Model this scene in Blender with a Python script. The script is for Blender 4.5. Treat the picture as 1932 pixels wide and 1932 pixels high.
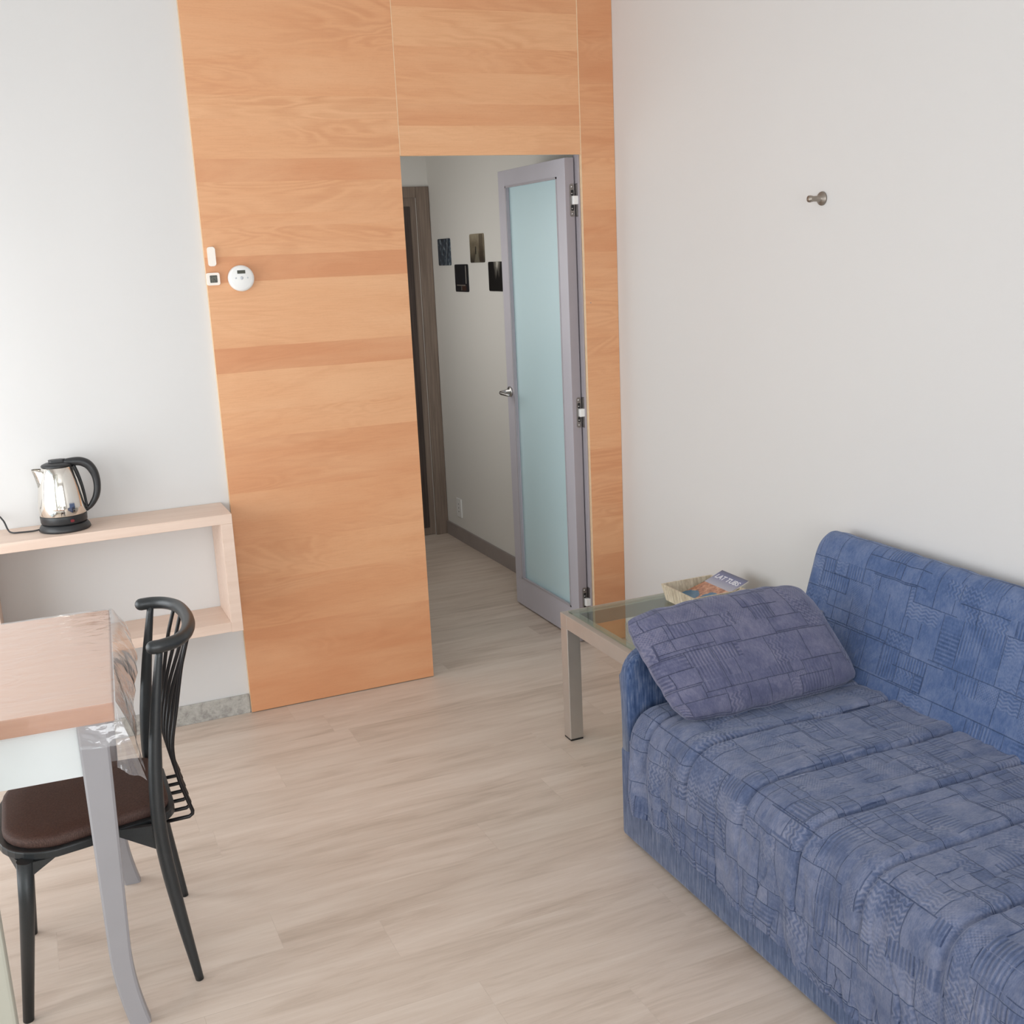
import bpy, bmesh, math, random
from mathutils import Vector, Matrix, noise

for o in list(bpy.data.objects):
    bpy.data.objects.remove(o, do_unlink=True)
scene = bpy.context.scene
COL = scene.collection
PI = math.pi

# ------------------------------------------------------------------ camera
YAW, PITCH, ROLL, FPX = 0.406708, -0.228069, -0.046565, 2101.09
cam_d = bpy.data.cameras.new('camera')
cam = bpy.data.objects.new('camera', cam_d)
COL.objects.link(cam)
fwd = Vector((math.sin(YAW)*math.cos(PITCH), math.cos(YAW)*math.cos(PITCH), math.sin(PITCH)))
rgt = Vector((math.cos(YAW), -math.sin(YAW), 0.0))
upv = rgt.cross(fwd)
r2 = rgt*math.cos(ROLL) + upv*math.sin(ROLL)
u2 = -rgt*math.sin(ROLL) + upv*math.cos(ROLL)
m = Matrix((r2, u2, -fwd)).transposed().to_4x4()
m.translation = Vector((-2.20925, -4.22196, 1.72182))
cam.matrix_world = m
cam_d.sensor_fit = 'HORIZONTAL'
cam_d.sensor_width = 36.0
cam_d.lens = 36.0*FPX/1932.0
cam_d.clip_start = 0.05
scene.camera = cam

# ------------------------------------------------------------------ world + light
w = bpy.data.worlds.new('world')
scene.world = w
w.use_nodes = True
w.node_tree.nodes['Background'].inputs[0].default_value = (0.80, 0.90, 1.0, 1)
w.node_tree.nodes['Background'].inputs[1].default_value = 1.0

def area(name, loc, target, sx, sy, power, color):
    l = bpy.data.lights.new(name, 'AREA')
    l.shape = 'RECTANGLE'; l.size = sx; l.size_y = sy
    l.energy = power; l.color = color
    o = bpy.data.objects.new(name, l); COL.objects.link(o)
    o.location = loc
    o.rotation_euler = (Vector(target)-Vector(loc)).to_track_quat('-Z', 'Z').to_euler()
    return o
# daylight entering by the left window, the balcony door and the window behind
area('daylight_left', (-3.36, -3.75, 1.55), (0, -3.75, 1.45), 1.5, 1.30, 14, (0.93, 0.97, 1.0))
area('daylight_balcony', (-3.36, -1.10, 1.10), (0, -0.95, 1.00), 1.45, 2.0, 35, (0.96, 0.985, 1.0))
area('daylight_back', (-2.0, -6.56, 1.55), (-1.9, 0, 1.3), 2.6, 1.9, 74, (0.96, 0.98, 1.0))
area('corridor_fill', (-0.97, 1.15, 1.45), (0.1, 1.15, 1.3), 1.1, 1.6, 9.0, (1.0, 0.98, 0.95))  # added fill lamp brightening the corridor, stands before its closed left wall

vs = scene.view_settings
vs.view_transform = 'Standard'
vs.look = 'None'
vs.exposure = 0.20
vs.gamma = 1.0
vs.use_curve_mapping = False

# ------------------------------------------------------------------ object helpers
ORG = {}
def setp(o, label=None, cat=None, group=None, kind=None):
    if label: o['label'] = label
    if cat: o['category'] = cat
    if group: o['group'] = group
    if kind: o['kind'] = kind
    return o

def thing(name, label, cat, loc, rotz=0.0, group=None):
    o = bpy.data.objects.new(name, None)
    COL.objects.link(o)
    o.empty_display_size = 0.1
    o.location = loc
    o.rotation_euler = (0, 0, rotz)
    ORG[o.name] = Vector(loc)
    return setp(o, label, cat, group)

def obj(name, bm, mat, parent=None, local=False, origin=None, recalc=True):
    """link bmesh as one object; world-space geometry unless local"""
    if parent is not None and not local:
        off = ORG[parent.name]
        bmesh.ops.translate(bm, verts=bm.verts, vec=-off)
    elif parent is None and origin is not None:
        bmesh.ops.translate(bm, verts=bm.verts, vec=-Vector(origin))
    if recalc: bmesh.ops.recalc_face_normals(bm, faces=bm.faces)
    me = bpy.data.meshes.new(name)
    bm.to_mesh(me); bm.free()
    mats = mat if isinstance(mat, (list, tuple)) else [mat]
    for mm in mats: me.materials.append(mm)
    o = bpy.data.objects.new(name, me)
    COL.objects.link(o)
    if parent is not None:
        o.parent = parent
        ORG[o.name] = ORG[parent.name].copy()
    elif origin is not None:
        o.location = origin
        ORG[o.name] = Vector(origin)
    else:
        ORG[o.name] = Vector((0, 0, 0))
    return o

def struct(name, bm, mat, parent=None, label=None):
    o = obj(name, bm, mat, parent)
    if parent is None: o['kind'] = 'structure'
    if label: o['label'] = label
    return o

def new(): return bmesh.new()

def box(bm, x0, x1, y0, y1, z0, z1, bev=0.0, seg=2, mi=0, rot=None, piv=None):
    t = bmesh.new()
    bmesh.ops.create_cube(t, size=1.0)
    for v in t.verts:
        v.co = Vector(((x0+x1)/2 + v.co.x*(x1-x0), (y0+y1)/2 + v.co.y*(y1-y0), (z0+z1)/2 + v.co.z*(z1-z0)))
    if bev > 0:
        bmesh.ops.bevel(t, geom=list(t.edges), offset=bev, segments=seg, profile=0.5, affect='EDGES')
    if rot is not None:
        bmesh.ops.rotate(t, verts=t.verts, cent=piv or ((x0+x1)/2, (y0+y1)/2, (z0+z1)/2), matrix=rot)
    for f in t.faces: f.material_index = mi
    merge(bm, t)

def merge(bm, t):
    me = bpy.data.meshes.new('tmp'); t.to_mesh(me); t.free()
    bm.from_mesh(me); bpy.data.meshes.remove(me)

def catmull(pts, n=8):
    pts = [Vector(p) for p in pts]
    P = [pts[0]*2-pts[1]] + pts + [pts[-1]*2-pts[-2]]
    out = []
    for i in range(1, len(P)-2):
        for k in range(n):
            t = k/n
            p0, p1, p2, p3 = P[i-1], P[i], P[i+1], P[i+2]
            out.append(0.5*((2*p1)+(p2-p0)*t+(2*p0-5*p1+4*p2-p3)*t*t+(3*p1-p0-3*p2+p3)*t**3))
    out.append(pts[-1])
    return out

def tube(bm, pts, rad, seg=12, smooth=True, round_ends=False, flat=1.0, mi=0, flat_axis=None):
    """tube through pts; rad number, list, or function of 0..1"""
    pts = [Vector(p) for p in pts]
    n = len(pts)
    L = [0]
    for i in range(1, n): L.append(L[-1]+(pts[i]-pts[i-1]).length)
    def R(i):
        if callable(rad): return rad(L[i]/L[-1])
        if isinstance(rad, (list, tuple)):
            t = L[i]/L[-1]*(len(rad)-1); k = min(int(t), len(rad)-2)
            return rad[k]*(1-(t-k))+rad[k+1]*(t-k)
        return rad
    T = []
    for i in range(n):
        a = pts[max(i-1, 0)]; b = pts[min(i+1, n-1)]
        T.append((b-a).normalized())
    ref = Vector(flat_axis) if flat_axis else (Vector((0, 0, 1)) if abs(T[0].z) < 0.9 else Vector((1, 0, 0)))
    nrm = (ref - T[0]*ref.dot(T[0])).normalized()
    rings = []
    plan = [(i, 1.0, 0.0) for i in range(n)]
    if round_ends:
        cap = [(0.0001, 1.0), (0.38, 0.92), (0.71, 0.71), (0.92, 0.38)]
        plan = [(0, s, -h) for s, h in cap] + plan + [(n-1, s, h) for s, h in reversed(cap)]
    last = nrm
    for i, s, h in plan:
        t = T[i]
        last = (last - t*last.dot(t)).normalized()
        b = t.cross(last)
        r = R(i)
        c = pts[i] + t*h*r
        ring = [bm.verts.new(c + last*math.cos(2*PI*k/seg)*r*s + b*math.sin(2*PI*k/seg)*r*s*flat) for k in range(seg)]
        rings.append(ring)
    for a, b in zip(rings, rings[1:]):
        for k in range(seg):
            f = bm.faces.new((a[k], a[(k+1) % seg], b[(k+1) % seg], b[k])); f.smooth = smooth; f.material_index = mi
    f = bm.faces.new(list(reversed(rings[0]))); f.material_index = mi
    f = bm.faces.new(rings[-1]); f.material_index = mi

def lathe(bm, prof, c=(0, 0, 0), seg=48, smooth=True, axis='Z', mi=0):
    """prof: list of (r, h). axis: direction of h"""
    c = Vector(c)
    rings = []
    for r, h in prof:
        ring = []
        for k in range(seg):
            a = 2*PI*k/seg
            p = {'Z': Vector((r*math.cos(a), r*math.sin(a), h)),
                 'Y': Vector((r*math.cos(a), h, r*math.sin(a))),
                 'X': Vector((h, r*math.cos(a), r*math.sin(a)))}[axis]
            ring.append(bm.verts.new(c+p))
        rings.append(ring)
    for a, b in zip(rings, rings[1:]):
        for k in range(seg):
            f = bm.faces.new((a[k], a[(k+1) % seg], b[(k+1) % seg], b[k])); f.smooth = smooth; f.material_index = mi
    if prof[0][0] > 1e-6: bm.faces.new(list(reversed(rings[0]))).material_index = mi
    if prof[-1][0] > 1e-6: bm.faces.new(rings[-1]).material_index = mi
    bmesh.ops.remove_doubles(bm, verts=bm.verts, dist=1e-6)

def grid(bm, nu, nv, fn, uvfn=None, smooth=True, mi=0):
    """fn(i/nu, j/nv) -> Vector; uvfn likewise"""
    V = [[bm.verts.new(fn(i/nu, j/nv)) for j in range(nv+1)] for i in range(nu+1)]
    uvl = bm.loops.layers.uv.verify() if uvfn else None
    for i in range(nu):
        for j in range(nv):
            f = bm.faces.new((V[i][j], V[i+1][j], V[i+1][j+1], V[i][j+1])); f.smooth = smooth; f.material_index = mi
            if uvfn:
                for lp, (a, b) in zip(f.loops, ((i, j), (i+1, j), (i+1, j+1), (i, j+1))):
                    lp[uvl].uv = uvfn(a/nu, b/nv)
    return V

def prism(bm, poly, axis, a, b, bev=0.0, mi=0, smooth=False):
    """extrude 2D polygon along axis from a to b. poly coords are the two other axes in order"""
    def P(u, v, t):
        return {'X': Vector((t, u, v)), 'Y': Vector((u, t, v)), 'Z': Vector((u, v, t))}[axis]
    t = bmesh.new()
    A = [t.verts.new(P(u, v, a)) for u, v in poly]
    B = [t.verts.new(P(u, v, b)) for u, v in poly]
    t.faces.new(A); t.faces.new(list(reversed(B)))
    n = len(poly)
    for i in range(n):
        f = t.faces.new((A[i], B[i], B[(i+1) % n], A[(i+1) % n])); f.smooth = smooth
    if bev:
        ax = 'XYZ'.index(axis)
        ed = [e for e in t.edges if abs(e.verts[0].co[ax]-e.verts[1].co[ax]) < 1e-7]
        bmesh.ops.bevel(t, geom=ed, offset=bev, segments=3, profile=0.5, affect='EDGES')
    for f in t.faces: f.material_index = mi
    merge(bm, t)

def rrect(x0, x1, y0, y1, r, n=5):
    out = []
    for cx, cy, a0 in ((x1-r, y1-r, 0), (x0+r, y1-r, 90), (x0+r, y0+r, 180), (x1-r, y0+r, 270)):
        for k in range(n+1):
            a = math.radians(a0+90*k/n)
            out.append((cx+r*math.cos(a), cy+r*math.sin(a)))
    return out

# ------------------------------------------------------------------ material helpers
def srgb(r, g, b):
    def f(c):
        c /= 255.0
        return c/12.92 if c <= 0.04045 else ((c+0.055)/1.055)**2.4
    return (f(r), f(g), f(b), 1.0)

class NT:
    def __init__(s, name):
        s.mat = bpy.data.materials.new(name); s.mat.use_nodes = True
        s.t = s.mat.node_tree; s.n = s.t.nodes; s.l = s.t.links
        s.bsdf = s.n['Principled BSDF']; s.out = s.n['Material Output']
    def node(s, kind, **kw):
        nd = s.n.new(kind)
        for k, v in kw.items(): setattr(nd, k, v)
        return nd
    def put(s, sock, v):
        if isinstance(v, bpy.types.NodeSocket): s.l.new(v, sock)
        elif v is not None: sock.default_value = v
    def m(s, op, a, b=None, c=None):
        nd = s.node('ShaderNodeMath', operation=op)
        s.put(nd.inputs[0], a)
        if b is not None: s.put(nd.inputs[1], b)
        if c is not None: s.put(nd.inputs[2], c)
        return nd.outputs[0]
    def coords(s, which='Object'):
        return s.node('ShaderNodeTexCoord').outputs[which]
    def mapping(s, vec, scale=(1, 1, 1), loc=(0, 0, 0), rot=(0, 0, 0)):
        nd = s.node('ShaderNodeMapping'); s.put(nd.inputs['Vector'], vec)
        nd.inputs['Scale'].default_value = scale; nd.inputs['Location'].default_value = loc
        nd.inputs['Rotation'].default_value = rot
        return nd.outputs[0]
    def noise(s, vec, scale=5, detail=4, rough=0.5, dist=0.0, out=0):
        nd = s.node('ShaderNodeTexNoise'); s.put(nd.inputs['Vector'], vec)
        nd.inputs['Scale'].default_value = scale; nd.inputs['Detail'].default_value = detail
        nd.inputs['Roughness'].default_value = rough; nd.inputs['Distortion'].default_value = dist
        return nd.outputs[out]
    def ramp(s, fac, stops, interp='LINEAR'):
        nd = s.node('ShaderNodeValToRGB'); s.put(nd.inputs[0], fac)
        cr = nd.color_ramp; cr.interpolation = interp
        while len(cr.elements) < len(stops): cr.elements.new(0.5)
        for e, (p, c) in zip(cr.elements, sorted(stops, key=lambda q: q[0])):
            e.position = p; e.color = c
        return nd.outputs[0]
    def mix(s, fac, a, b, blend='MIX'):
        nd = s.node('ShaderNodeMix', data_type='RGBA', blend_type=blend)
        s.put(nd.inputs[0], fac); s.put(nd.inputs[6], a); s.put(nd.inputs[7], b)
        return nd.outputs[2]
    def sep(s, vec):
        nd = s.node('ShaderNodeSeparateXYZ'); s.put(nd.inputs[0], vec); return nd.outputs
    def comb(s, x, y, z):
        nd = s.node('ShaderNodeCombineXYZ'); s.put(nd.inputs[0], x); s.put(nd.inputs[1], y); s.put(nd.inputs[2], z)
        return nd.outputs[0]
    def bump(s, h, strength=0.3, dist=0.002, normal=None):
        nd = s.node('ShaderNodeBump'); s.put(nd.inputs['Height'], h)
        nd.inputs['Strength'].default_value = strength; nd.inputs['Distance'].default_value = dist
        if normal is not None: s.l.new(normal, nd.inputs['Normal'])
        return nd.outputs[0]
    def set(s, **kw):
        names = dict(color='Base Color', rough='Roughness', metal='Metallic', normal='Normal', spec='Specular IOR Level',
                     sheen='Sheen Weight', sheen_rough='Sheen Roughness', sheen_tint='Sheen Tint', coat='Coat Weight', coat_rough='Coat Roughness',
                     trans='Transmission Weight', ior='IOR', alpha='Alpha', emit='Emission Color', emit_s='Emission Strength')
        for k, v in kw.items(): s.put(s.bsdf.inputs[names[k]], v)
        return s.mat

def simple(name, col, rough=0.5, metal=0.0, spec=0.5, nscale=60, namt=0.04, bump=0.0, bd=0.0005, coat=0.0):
    t = NT(name)
    co = t.coords()
    nz = t.noise(co, nscale, 3)
    d = tuple(c*(1-namt*2) for c in col[:3])+(1,)
    b = tuple(min(1, c*(1+namt)) for c in col[:3])+(1,)
    c = t.ramp(nz, [(0.3, d), (0.7, b)])
    kw = dict(color=c, rough=rough, metal=metal, spec=spec, coat=coat)
    if bump: kw['normal'] = t.bump(nz, bump, bd)
    return t.set(**kw)

def wall_mat(name, col):
    t = NT(name)
    co = t.coords()
    a = t.noise(co, 1.1, 3); b = t.noise(co, 220, 4)
    c = t.ramp(a, [(0.35, tuple(x*0.985 for x in col[:3])+(1,)), (0.7, col)])
    return t.set(color=c, rough=0.75, spec=0.2, normal=t.bump(b, 0.12, 0.001))

M = {}
M['wall'] = wall_mat('white_plaster', (0.692, 0.682, 0.672, 1))
M['hall_wall'] = wall_mat('hall_plaster', (0.76, 0.74, 0.70, 1))
M['ceil'] = wall_mat('ceiling_paint', (0.78, 0.78, 0.77, 1))

def floor_mat():
    t = NT('light_vinyl_planks')
    co = t.coords()
    br = t.node('ShaderNodeTexBrick', offset=0.0, offset_frequency=2)
    s0 = t.sep(co)
    wn = t.node('ShaderNodeTexWhiteNoise', noise_dimensions='1D')
    t.put(wn.inputs['W'], t.m('FLOOR', t.m('DIVIDE', s0[1], 0.18)))
    t.put(br.inputs['Vector'], t.comb(t.m('ADD', s0[0], t.m('MULTIPLY', wn.outputs[0], 1.22)), s0[1], 0.0))
    br.inputs['Color1'].default_value = (0, 0, 0, 1); br.inputs['Color2'].default_value = (1, 1, 1, 1)
    br.inputs['Mortar'].default_value = (0.5, 0.5, 0.5, 1)
    br.inputs['Scale'].default_value = 1.0; br.inputs['Mortar Size'].default_value = 0.0008
    br.inputs['Mortar Smooth'].default_value = 0.2
    br.inputs['Brick Width'].default_value = 1.22; br.inputs['Row Height'].default_value = 0.18
    rnd = br.outputs['Color']; seam = br.outputs['Fac']
    s = t.sep(co)
    shifted = t.comb(t.m('ADD', s[0], t.m('MULTIPLY', rnd, 9.0)), s[1], t.m('MULTIPLY', rnd, 5.0))
    g1 = t.noise(t.mapping(shifted, (1.3, 11, 1)), 2.0, 6, 0.62, 0.6)
    g2 = t.noise(t.mapping(shifted, (3.5, 75, 1)), 2.0, 5, 0.65, 0.3)
    g3 = t.noise(t.mapping(shifted, (0.8, 3.2, 1)), 1.2, 3, 0.5, 0.4)
    g = t.m('ADD', t.m('MULTIPLY', g1, 0.50), t.m('ADD', t.m('MULTIPLY', g2, 0.17), t.m('MULTIPLY', g3, 0.36)))
    c = t.ramp(g, [(0.38, srgb(188, 170, 155)), (0.50, srgb(208, 191, 177)), (0.62, srgb(219, 204, 191))])
    c = t.mix(t.m('MULTIPLY', rnd, 0.16), c, srgb(180, 170, 156))
    c = t.mix(t.m('MULTIPLY', seam, 0.16), c, srgb(150, 134, 116))
    h = t.m('SUBTRACT', t.m('MULTIPLY', g2, 0.5), seam)
    return t.set(color=c, rough=0.42, spec=0.4, normal=t.bump(h, 0.06, 0.0008))
M['floor'] = floor_mat()

def veneer_mat(name, edges, tones, zmax=2.9, seed=0.0):
    """horizontal beech veneer bands at measured heights"""
    t = NT(name)
    co = t.coords()
    s = t.sep(co)
    wob = t.m('MULTIPLY', t.m('SUBTRACT', t.noise(t.mapping(co, (2, 1, 3), loc=(seed, 0, 0)), 1.5, 2), 0.5), 0.008)
    zf = t.m('DIVIDE', t.m('ADD', s[2], wob), zmax)
    stops = []
    es = [0.0]+sorted(edges)
    for i, e in enumerate(es):
        v = tones[i % len(tones)]
        stops.append((min(e/zmax, 1.0), (v, (v*7.3) % 1.0, (v*3.7) % 1.0, 1)))
    rc = t.ramp(zf, stops, 'CONSTANT')
    rs = t.node('ShaderNodeSeparateColor'); t.put(rs.inputs[0], rc)
    tone, rA, rB = rs.outputs[0], rs.outputs[1], rs.outputs[2]
    sh = t.comb(t.m('ADD', s[0], t.m('MULTIPLY', rA, 7.0)), s[1], t.m('ADD', s[2], t.m('MULTIPLY', rB, 3.0)))
    # cathedral figure: warped contour rings stretched along X
    base = t.noise(t.mapping(sh, (1.1, 1, 5.5), loc=(seed, 0, seed)), 1.0, 3, 0.5, 0.8)
    rings = t.m('MULTIPLY', t.m('ADD', t.m('SINE', t.m('MULTIPLY', base, 95.0)), 1.0), 0.5)
    fine = t.noise(t.mapping(sh, (5, 1, 120)), 2.0, 5, 0.6, 0.2)
    broad = t.noise(t.mapping(sh, (1.0, 1, 6)), 1.6, 3, 0.5, 0.3)
    pores = t.noise(t.mapping(sh, (40, 1, 260)), 2.0, 2, 0.5)
    mask = t.noise(t.mapping(sh, (0.8, 1, 2)), 1.7, 2)
    mk = t.ramp(mask, [(0.42, (0.15, 0.15, 0.15, 1)), (0.62, (1, 1, 1, 1))])
    c = t.ramp(tone, [(0.0, srgb(210, 146, 104)), (0.5, srgb(223, 165, 121)), (1.0, srgb(230, 178, 134))])
    c = t.mix(t.m('MULTIPLY', t.m('MULTIPLY', rings, mk), 0.42), c, srgb(200, 136, 94))
    c = t.mix(t.m('MULTIPLY', t.ramp(fine, [(0.45, (0, 0, 0, 1)), (0.75, (1, 1, 1, 1))]), 0.30), c, srgb(198, 136, 96))
    c = t.mix(t.m('MULTIPLY', t.ramp(broad, [(0.4, (0, 0, 0, 1)), (0.7, (1, 1, 1, 1))]), 0.32), c, srgb(236, 190, 148))
    c = t.mix(t.m('MULTIPLY', t.ramp(pores, [(0.55, (0, 0, 0, 1)), (0.8, (1, 1, 1, 1))]), 0.16), c, srgb(172, 108, 70))
    return t.set(color=c, rough=0.48, spec=0.35, normal=t.bump(fine, 0.05, 0.0006))
M['veneer_l'] = veneer_mat('beech_veneer_left',
    [2.468, 2.305, 2.222, 2.091, 2.007, 1.902, 1.849, 1.749, 1.661, 1.425, 1.335, 1.183, 1.087, 0.873, 0.673, 0.523, 0.338],
    [0.12, 0.32, 0.55, 0.42, 0.30, 0.62, 0.75, 0.08, 0.80, 0.10, 0.60, 0.50, 0.66, 0.22, 0.70, 0.88, 0.55, 0.50, 0.62, 0.40][::1], seed=1.0)
M['veneer_t'] = veneer_mat('beech_veneer_top', [2.141, 2.198, 2.282, 2.398, 2.485, 2.62], [0.9, 0.9, 0.35, 0.62, 0.45, 0.85, 0.3], seed=4.0)
M['veneer_r'] = veneer_mat('beech_veneer_right',
    [2.566, 2.457, 2.367, 2.204, 2.081, 1.872, 1.701, 1.641, 1.556, 1.352, 1.174, 0.877, 0.572, 0.405, 0.284],
    [0.15, 0.25, 0.62, 0.35, 0.60, 0.5, 0.52, 0.45, 0.28, 0.18, 0.5, 0.3, 0.36, 0.10, 0.18, 0.2], seed=9.0)
M['ply'] = simple('ply_edge', srgb(236, 205, 168), 0.6)
M['maple'] = None
def maple_mat(name, a, b, sc=(1.5, 30, 30)):
    t = NT(name)
    co = t.coords()
    g = t.noise(t.mapping(co, sc), 2.0, 5, 0.6, 0.4)
    c = t.ramp(g, [(0.35, a), (0.68, b)])
    return t.set(color=c, rough=0.45, spec=0.35)
M['maple'] = maple_mat('pale_beech_laminate', srgb(222, 197, 180), srgb(230, 207, 191), (1.2, 20, 20))
M['tabletop'] = maple_mat('table_laminate', srgb(232, 184, 152), srgb(238, 196, 166))

def marble_mat():
    t = NT('grey_stone_skirting')
    co = t.coords()
    n1 = t.noise(co, 40, 6, 0.7, 0.4)
    c = t.ramp(n1, [(0.36, srgb(150, 146, 142)), (0.50, srgb(176, 174, 168)), (0.66, srgb(190, 188, 182))])
    return t.set(color=c, rough=0.35)
M['marble'] = marble_mat()
M['hall_base'] = simple('hall_skirting_tile', srgb(150, 140, 136), 0.45, nscale=12)

def darkdoor_mat(name, a, b):
    t = NT(name)
    co = t.coords()
    g = t.noise(t.mapping(co, (45, 45, 1.5)), 2.0, 5, 0.6, 0.3)
    return t.set(color=t.ramp(g, [(0.35, a), (0.68, b)]), rough=0.5, spec=0.3)
M['darkdoor'] = darkdoor_mat('dark_oak_door', srgb(62, 52, 48), srgb(86, 74, 68))
M['casing'] = darkdoor_mat('taupe_oak_casing', srgb(120, 105, 94), srgb(146, 130, 117))
M['leaf_frame'] = simple('grey_lacquer', srgb(188, 184, 192), 0.4, nscale=8, namt=0.01)
M['leaf_edge'] = simple('grey_lacquer_edge', srgb(172, 166, 172), 0.45, nscale=8, namt=0.01)
def frosted():
    t = NT('frosted_glass')
    co = t.coords(); nz = t.noise(co, 400, 2)
    t.set(color=srgb(212, 238, 244), rough=0.35, trans=0.18, ior=1.45, normal=t.bump(nz, 0.03, 0.0002))
    return t.mat
M['frosted'] = frosted()
M['leaf_end'] = simple('grey_lacquer_end', srgb(158, 150, 154), 0.5, nscale=8, namt=0.01)
M['steel'] = simple('brushed_steel', (0.55, 0.54, 0.53, 1), 0.28, 1.0, nscale=200)
M['hinge_dark'] = simple('hinge_metal', (0.30, 0.28, 0.27, 1), 0.35, 0.9)
M['white_plastic'] = simple('white_plastic', srgb(236, 236, 234), 0.4, nscale=30, namt=0.01)
M['putty'] = simple('putty_paint', srgb(180, 179, 166), 0.5, nscale=10, namt=0.01)
M['cream_plastic'] = simple('cream_plastic', srgb(244, 236, 226), 0.4, nscale=30, namt=0.01)
M['lcd'] = simple('dark_lcd', srgb(62, 62, 50), 0.25, nscale=500, namt=0.15)
M['digits'] = simple('lcd_digits', srgb(112, 112, 96), 0.3)
M['grey_print'] = simple('grey_print', srgb(196, 200, 206), 0.5)
M['chair_metal'] = simple('charcoal_textured_metal', srgb(50, 53, 55), 0.38, 0.25, 0.6, nscale=900, namt=0.18, bump=0.35, bd=0.0004)
M['black_metal'] = simple('black_rod_metal', srgb(26, 24, 26), 0.35, 0.2, 0.5)
M['seat'] = None
def seat_mat():
    t = NT('brown_woven_seat')
    co = t.coords()
    s = t.sep(co)
    wv = t.m('MULTIPLY', t.m('SINE', t.m('MULTIPLY', s[0], 1700)), t.m('SINE', t.m('MULTIPLY', s[1], 1700)))
    nz = t.noise(co, 250, 3)
    c = t.ramp(t.m('ADD', t.m('MULTIPLY', wv, 0.2), nz), [(0.3, srgb(66, 47, 42)), (0.75, srgb(92, 68, 60))])
    return t.set(color=c, rough=0.62, spec=0.35, normal=t.bump(wv, 0.25, 0.0006))
M['seat'] = seat_mat()
M['table_leg'] = simple('grey_table_leg', srgb(160, 158, 162), 0.42, 0.0, nscale=10, namt=0.01)
M['apron'] = simple('white_apron', srgb(222, 227, 228), 0.4, nscale=10, namt=0.01)
M['champagne'] = simple('satin_aluminium', srgb(188, 180, 172), 0.42, 0.55, nscale=15, namt=0.02)
M['champagne_side'] = M['champagne']
M['black_rubber'] = simple('black_plastic', srgb(34, 34, 35), 0.42)
M['kettle_black'] = simple('kettle_black_plastic', srgb(42, 43, 45), 0.4, nscale=300)
def mirror():
    t = NT('polished_steel')
    co = t.coords(); nz = t.noise(t.mapping(co, (40, 40, 2)), 2, 2)
    return t.set(color=t.ramp(nz, [(0.3, (0.80, 0.77, 0.72, 1)), (0.7, (0.86, 0.83, 0.78, 1))]), metal=1.0, rough=0.07)
M['mirror'] = mirror()
M['red'] = simple('red_switch', srgb(132, 46, 52), 0.35)
def schlick(t, f0=0.04, normal=None):
    lw = t.node('ShaderNodeLayerWeight'); lw.inputs['Blend'].default_value = 0.5
    if normal is not None: t.l.new(normal, lw.inputs['Normal'])
    return t.m('ADD', f0, t.m('MULTIPLY', t.m('POWER', lw.outputs['Facing'], 5.0), 1-f0))
def glass(name, col, rough=0.0):
    t = NT(name)
    # thin clear pane: mostly see-through, mirror-like at grazing angles
    tr = t.node('ShaderNodeBsdfTransparent'); tr.inputs[0].default_value = col
    gl = t.node('ShaderNodeBsdfGlossy'); gl.inputs['Roughness'].default_value = rough
    mx = t.node('ShaderNodeMixShader')
    t.l.new(schlick(t), mx.inputs[0]); t.l.new(tr.outputs[0], mx.inputs[1]); t.l.new(gl.outputs[0], mx.inputs[2])
    t.l.new(mx.outputs[0], t.out.inputs[0])
    return t.mat
M['glass'] = glass('greenish_glass', (0.88, 0.95, 0.92, 1), 0.02)
M['pane'] = glass('window_pane', (0.97, 0.99, 0.98, 1), 0.0)
def film():
    t = NT('clear_plastic_film')
    co = t.coords()
    n1 = t.noise(t.mapping(co, (5, 7, 12)), 2.2, 3, 0.5, 1.0)
    n2 = t.noise(t.mapping(co, (18, 22, 40)), 1.6, 2, 0.45, 0.6)
    h = t.m('ADD', n1, t.m('MULTIPLY', n2, 0.35))
    bp = t.bump(h, 0.35, 0.006)
    tr = t.node('ShaderNodeBsdfTransparent'); tr.inputs[0].default_value = (0.97, 0.97, 0.98, 1)
    gl = t.node('ShaderNodeBsdfGlossy'); gl.inputs['Roughness'].default_value = 0.12
    t.l.new(bp, gl.inputs['Normal'])
    df = t.node('ShaderNodeBsdfTranslucent'); df.inputs[0].default_value = (0.9, 0.9, 0.92, 1)
    dd = t.node('ShaderNodeBsdfDiffuse'); dd.inputs[0].default_value = (0.85, 0.85, 0.88, 1)
    mx = t.node('ShaderNodeMixShader'); t.l.new(t.m('MINIMUM', t.m('MULTIPLY', schlick(t, 0.07, bp), 1.4), 1.0), mx.inputs[0])
    md = t.node('ShaderNodeMixShader'); md.inputs[0].default_value = 0.5
    t.l.new(df.outputs[0], md.inputs[1]); t.l.new(dd.outputs[0], md.inputs[2])
    m2 = t.node('ShaderNodeMixShader'); m2.inputs[0].default_value = 0.24
    t.l.new(tr.outputs[0], m2.inputs[1]); t.l.new(md.outputs[0], m2.inputs[2])
    t.l.new(m2.outputs[0], mx.inputs[1]); t.l.new(gl.outputs[0], mx.inputs[2])
    t.l.new(mx.outputs[0], t.out.inputs[0])
    return t.mat
M['film'] = film()

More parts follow.
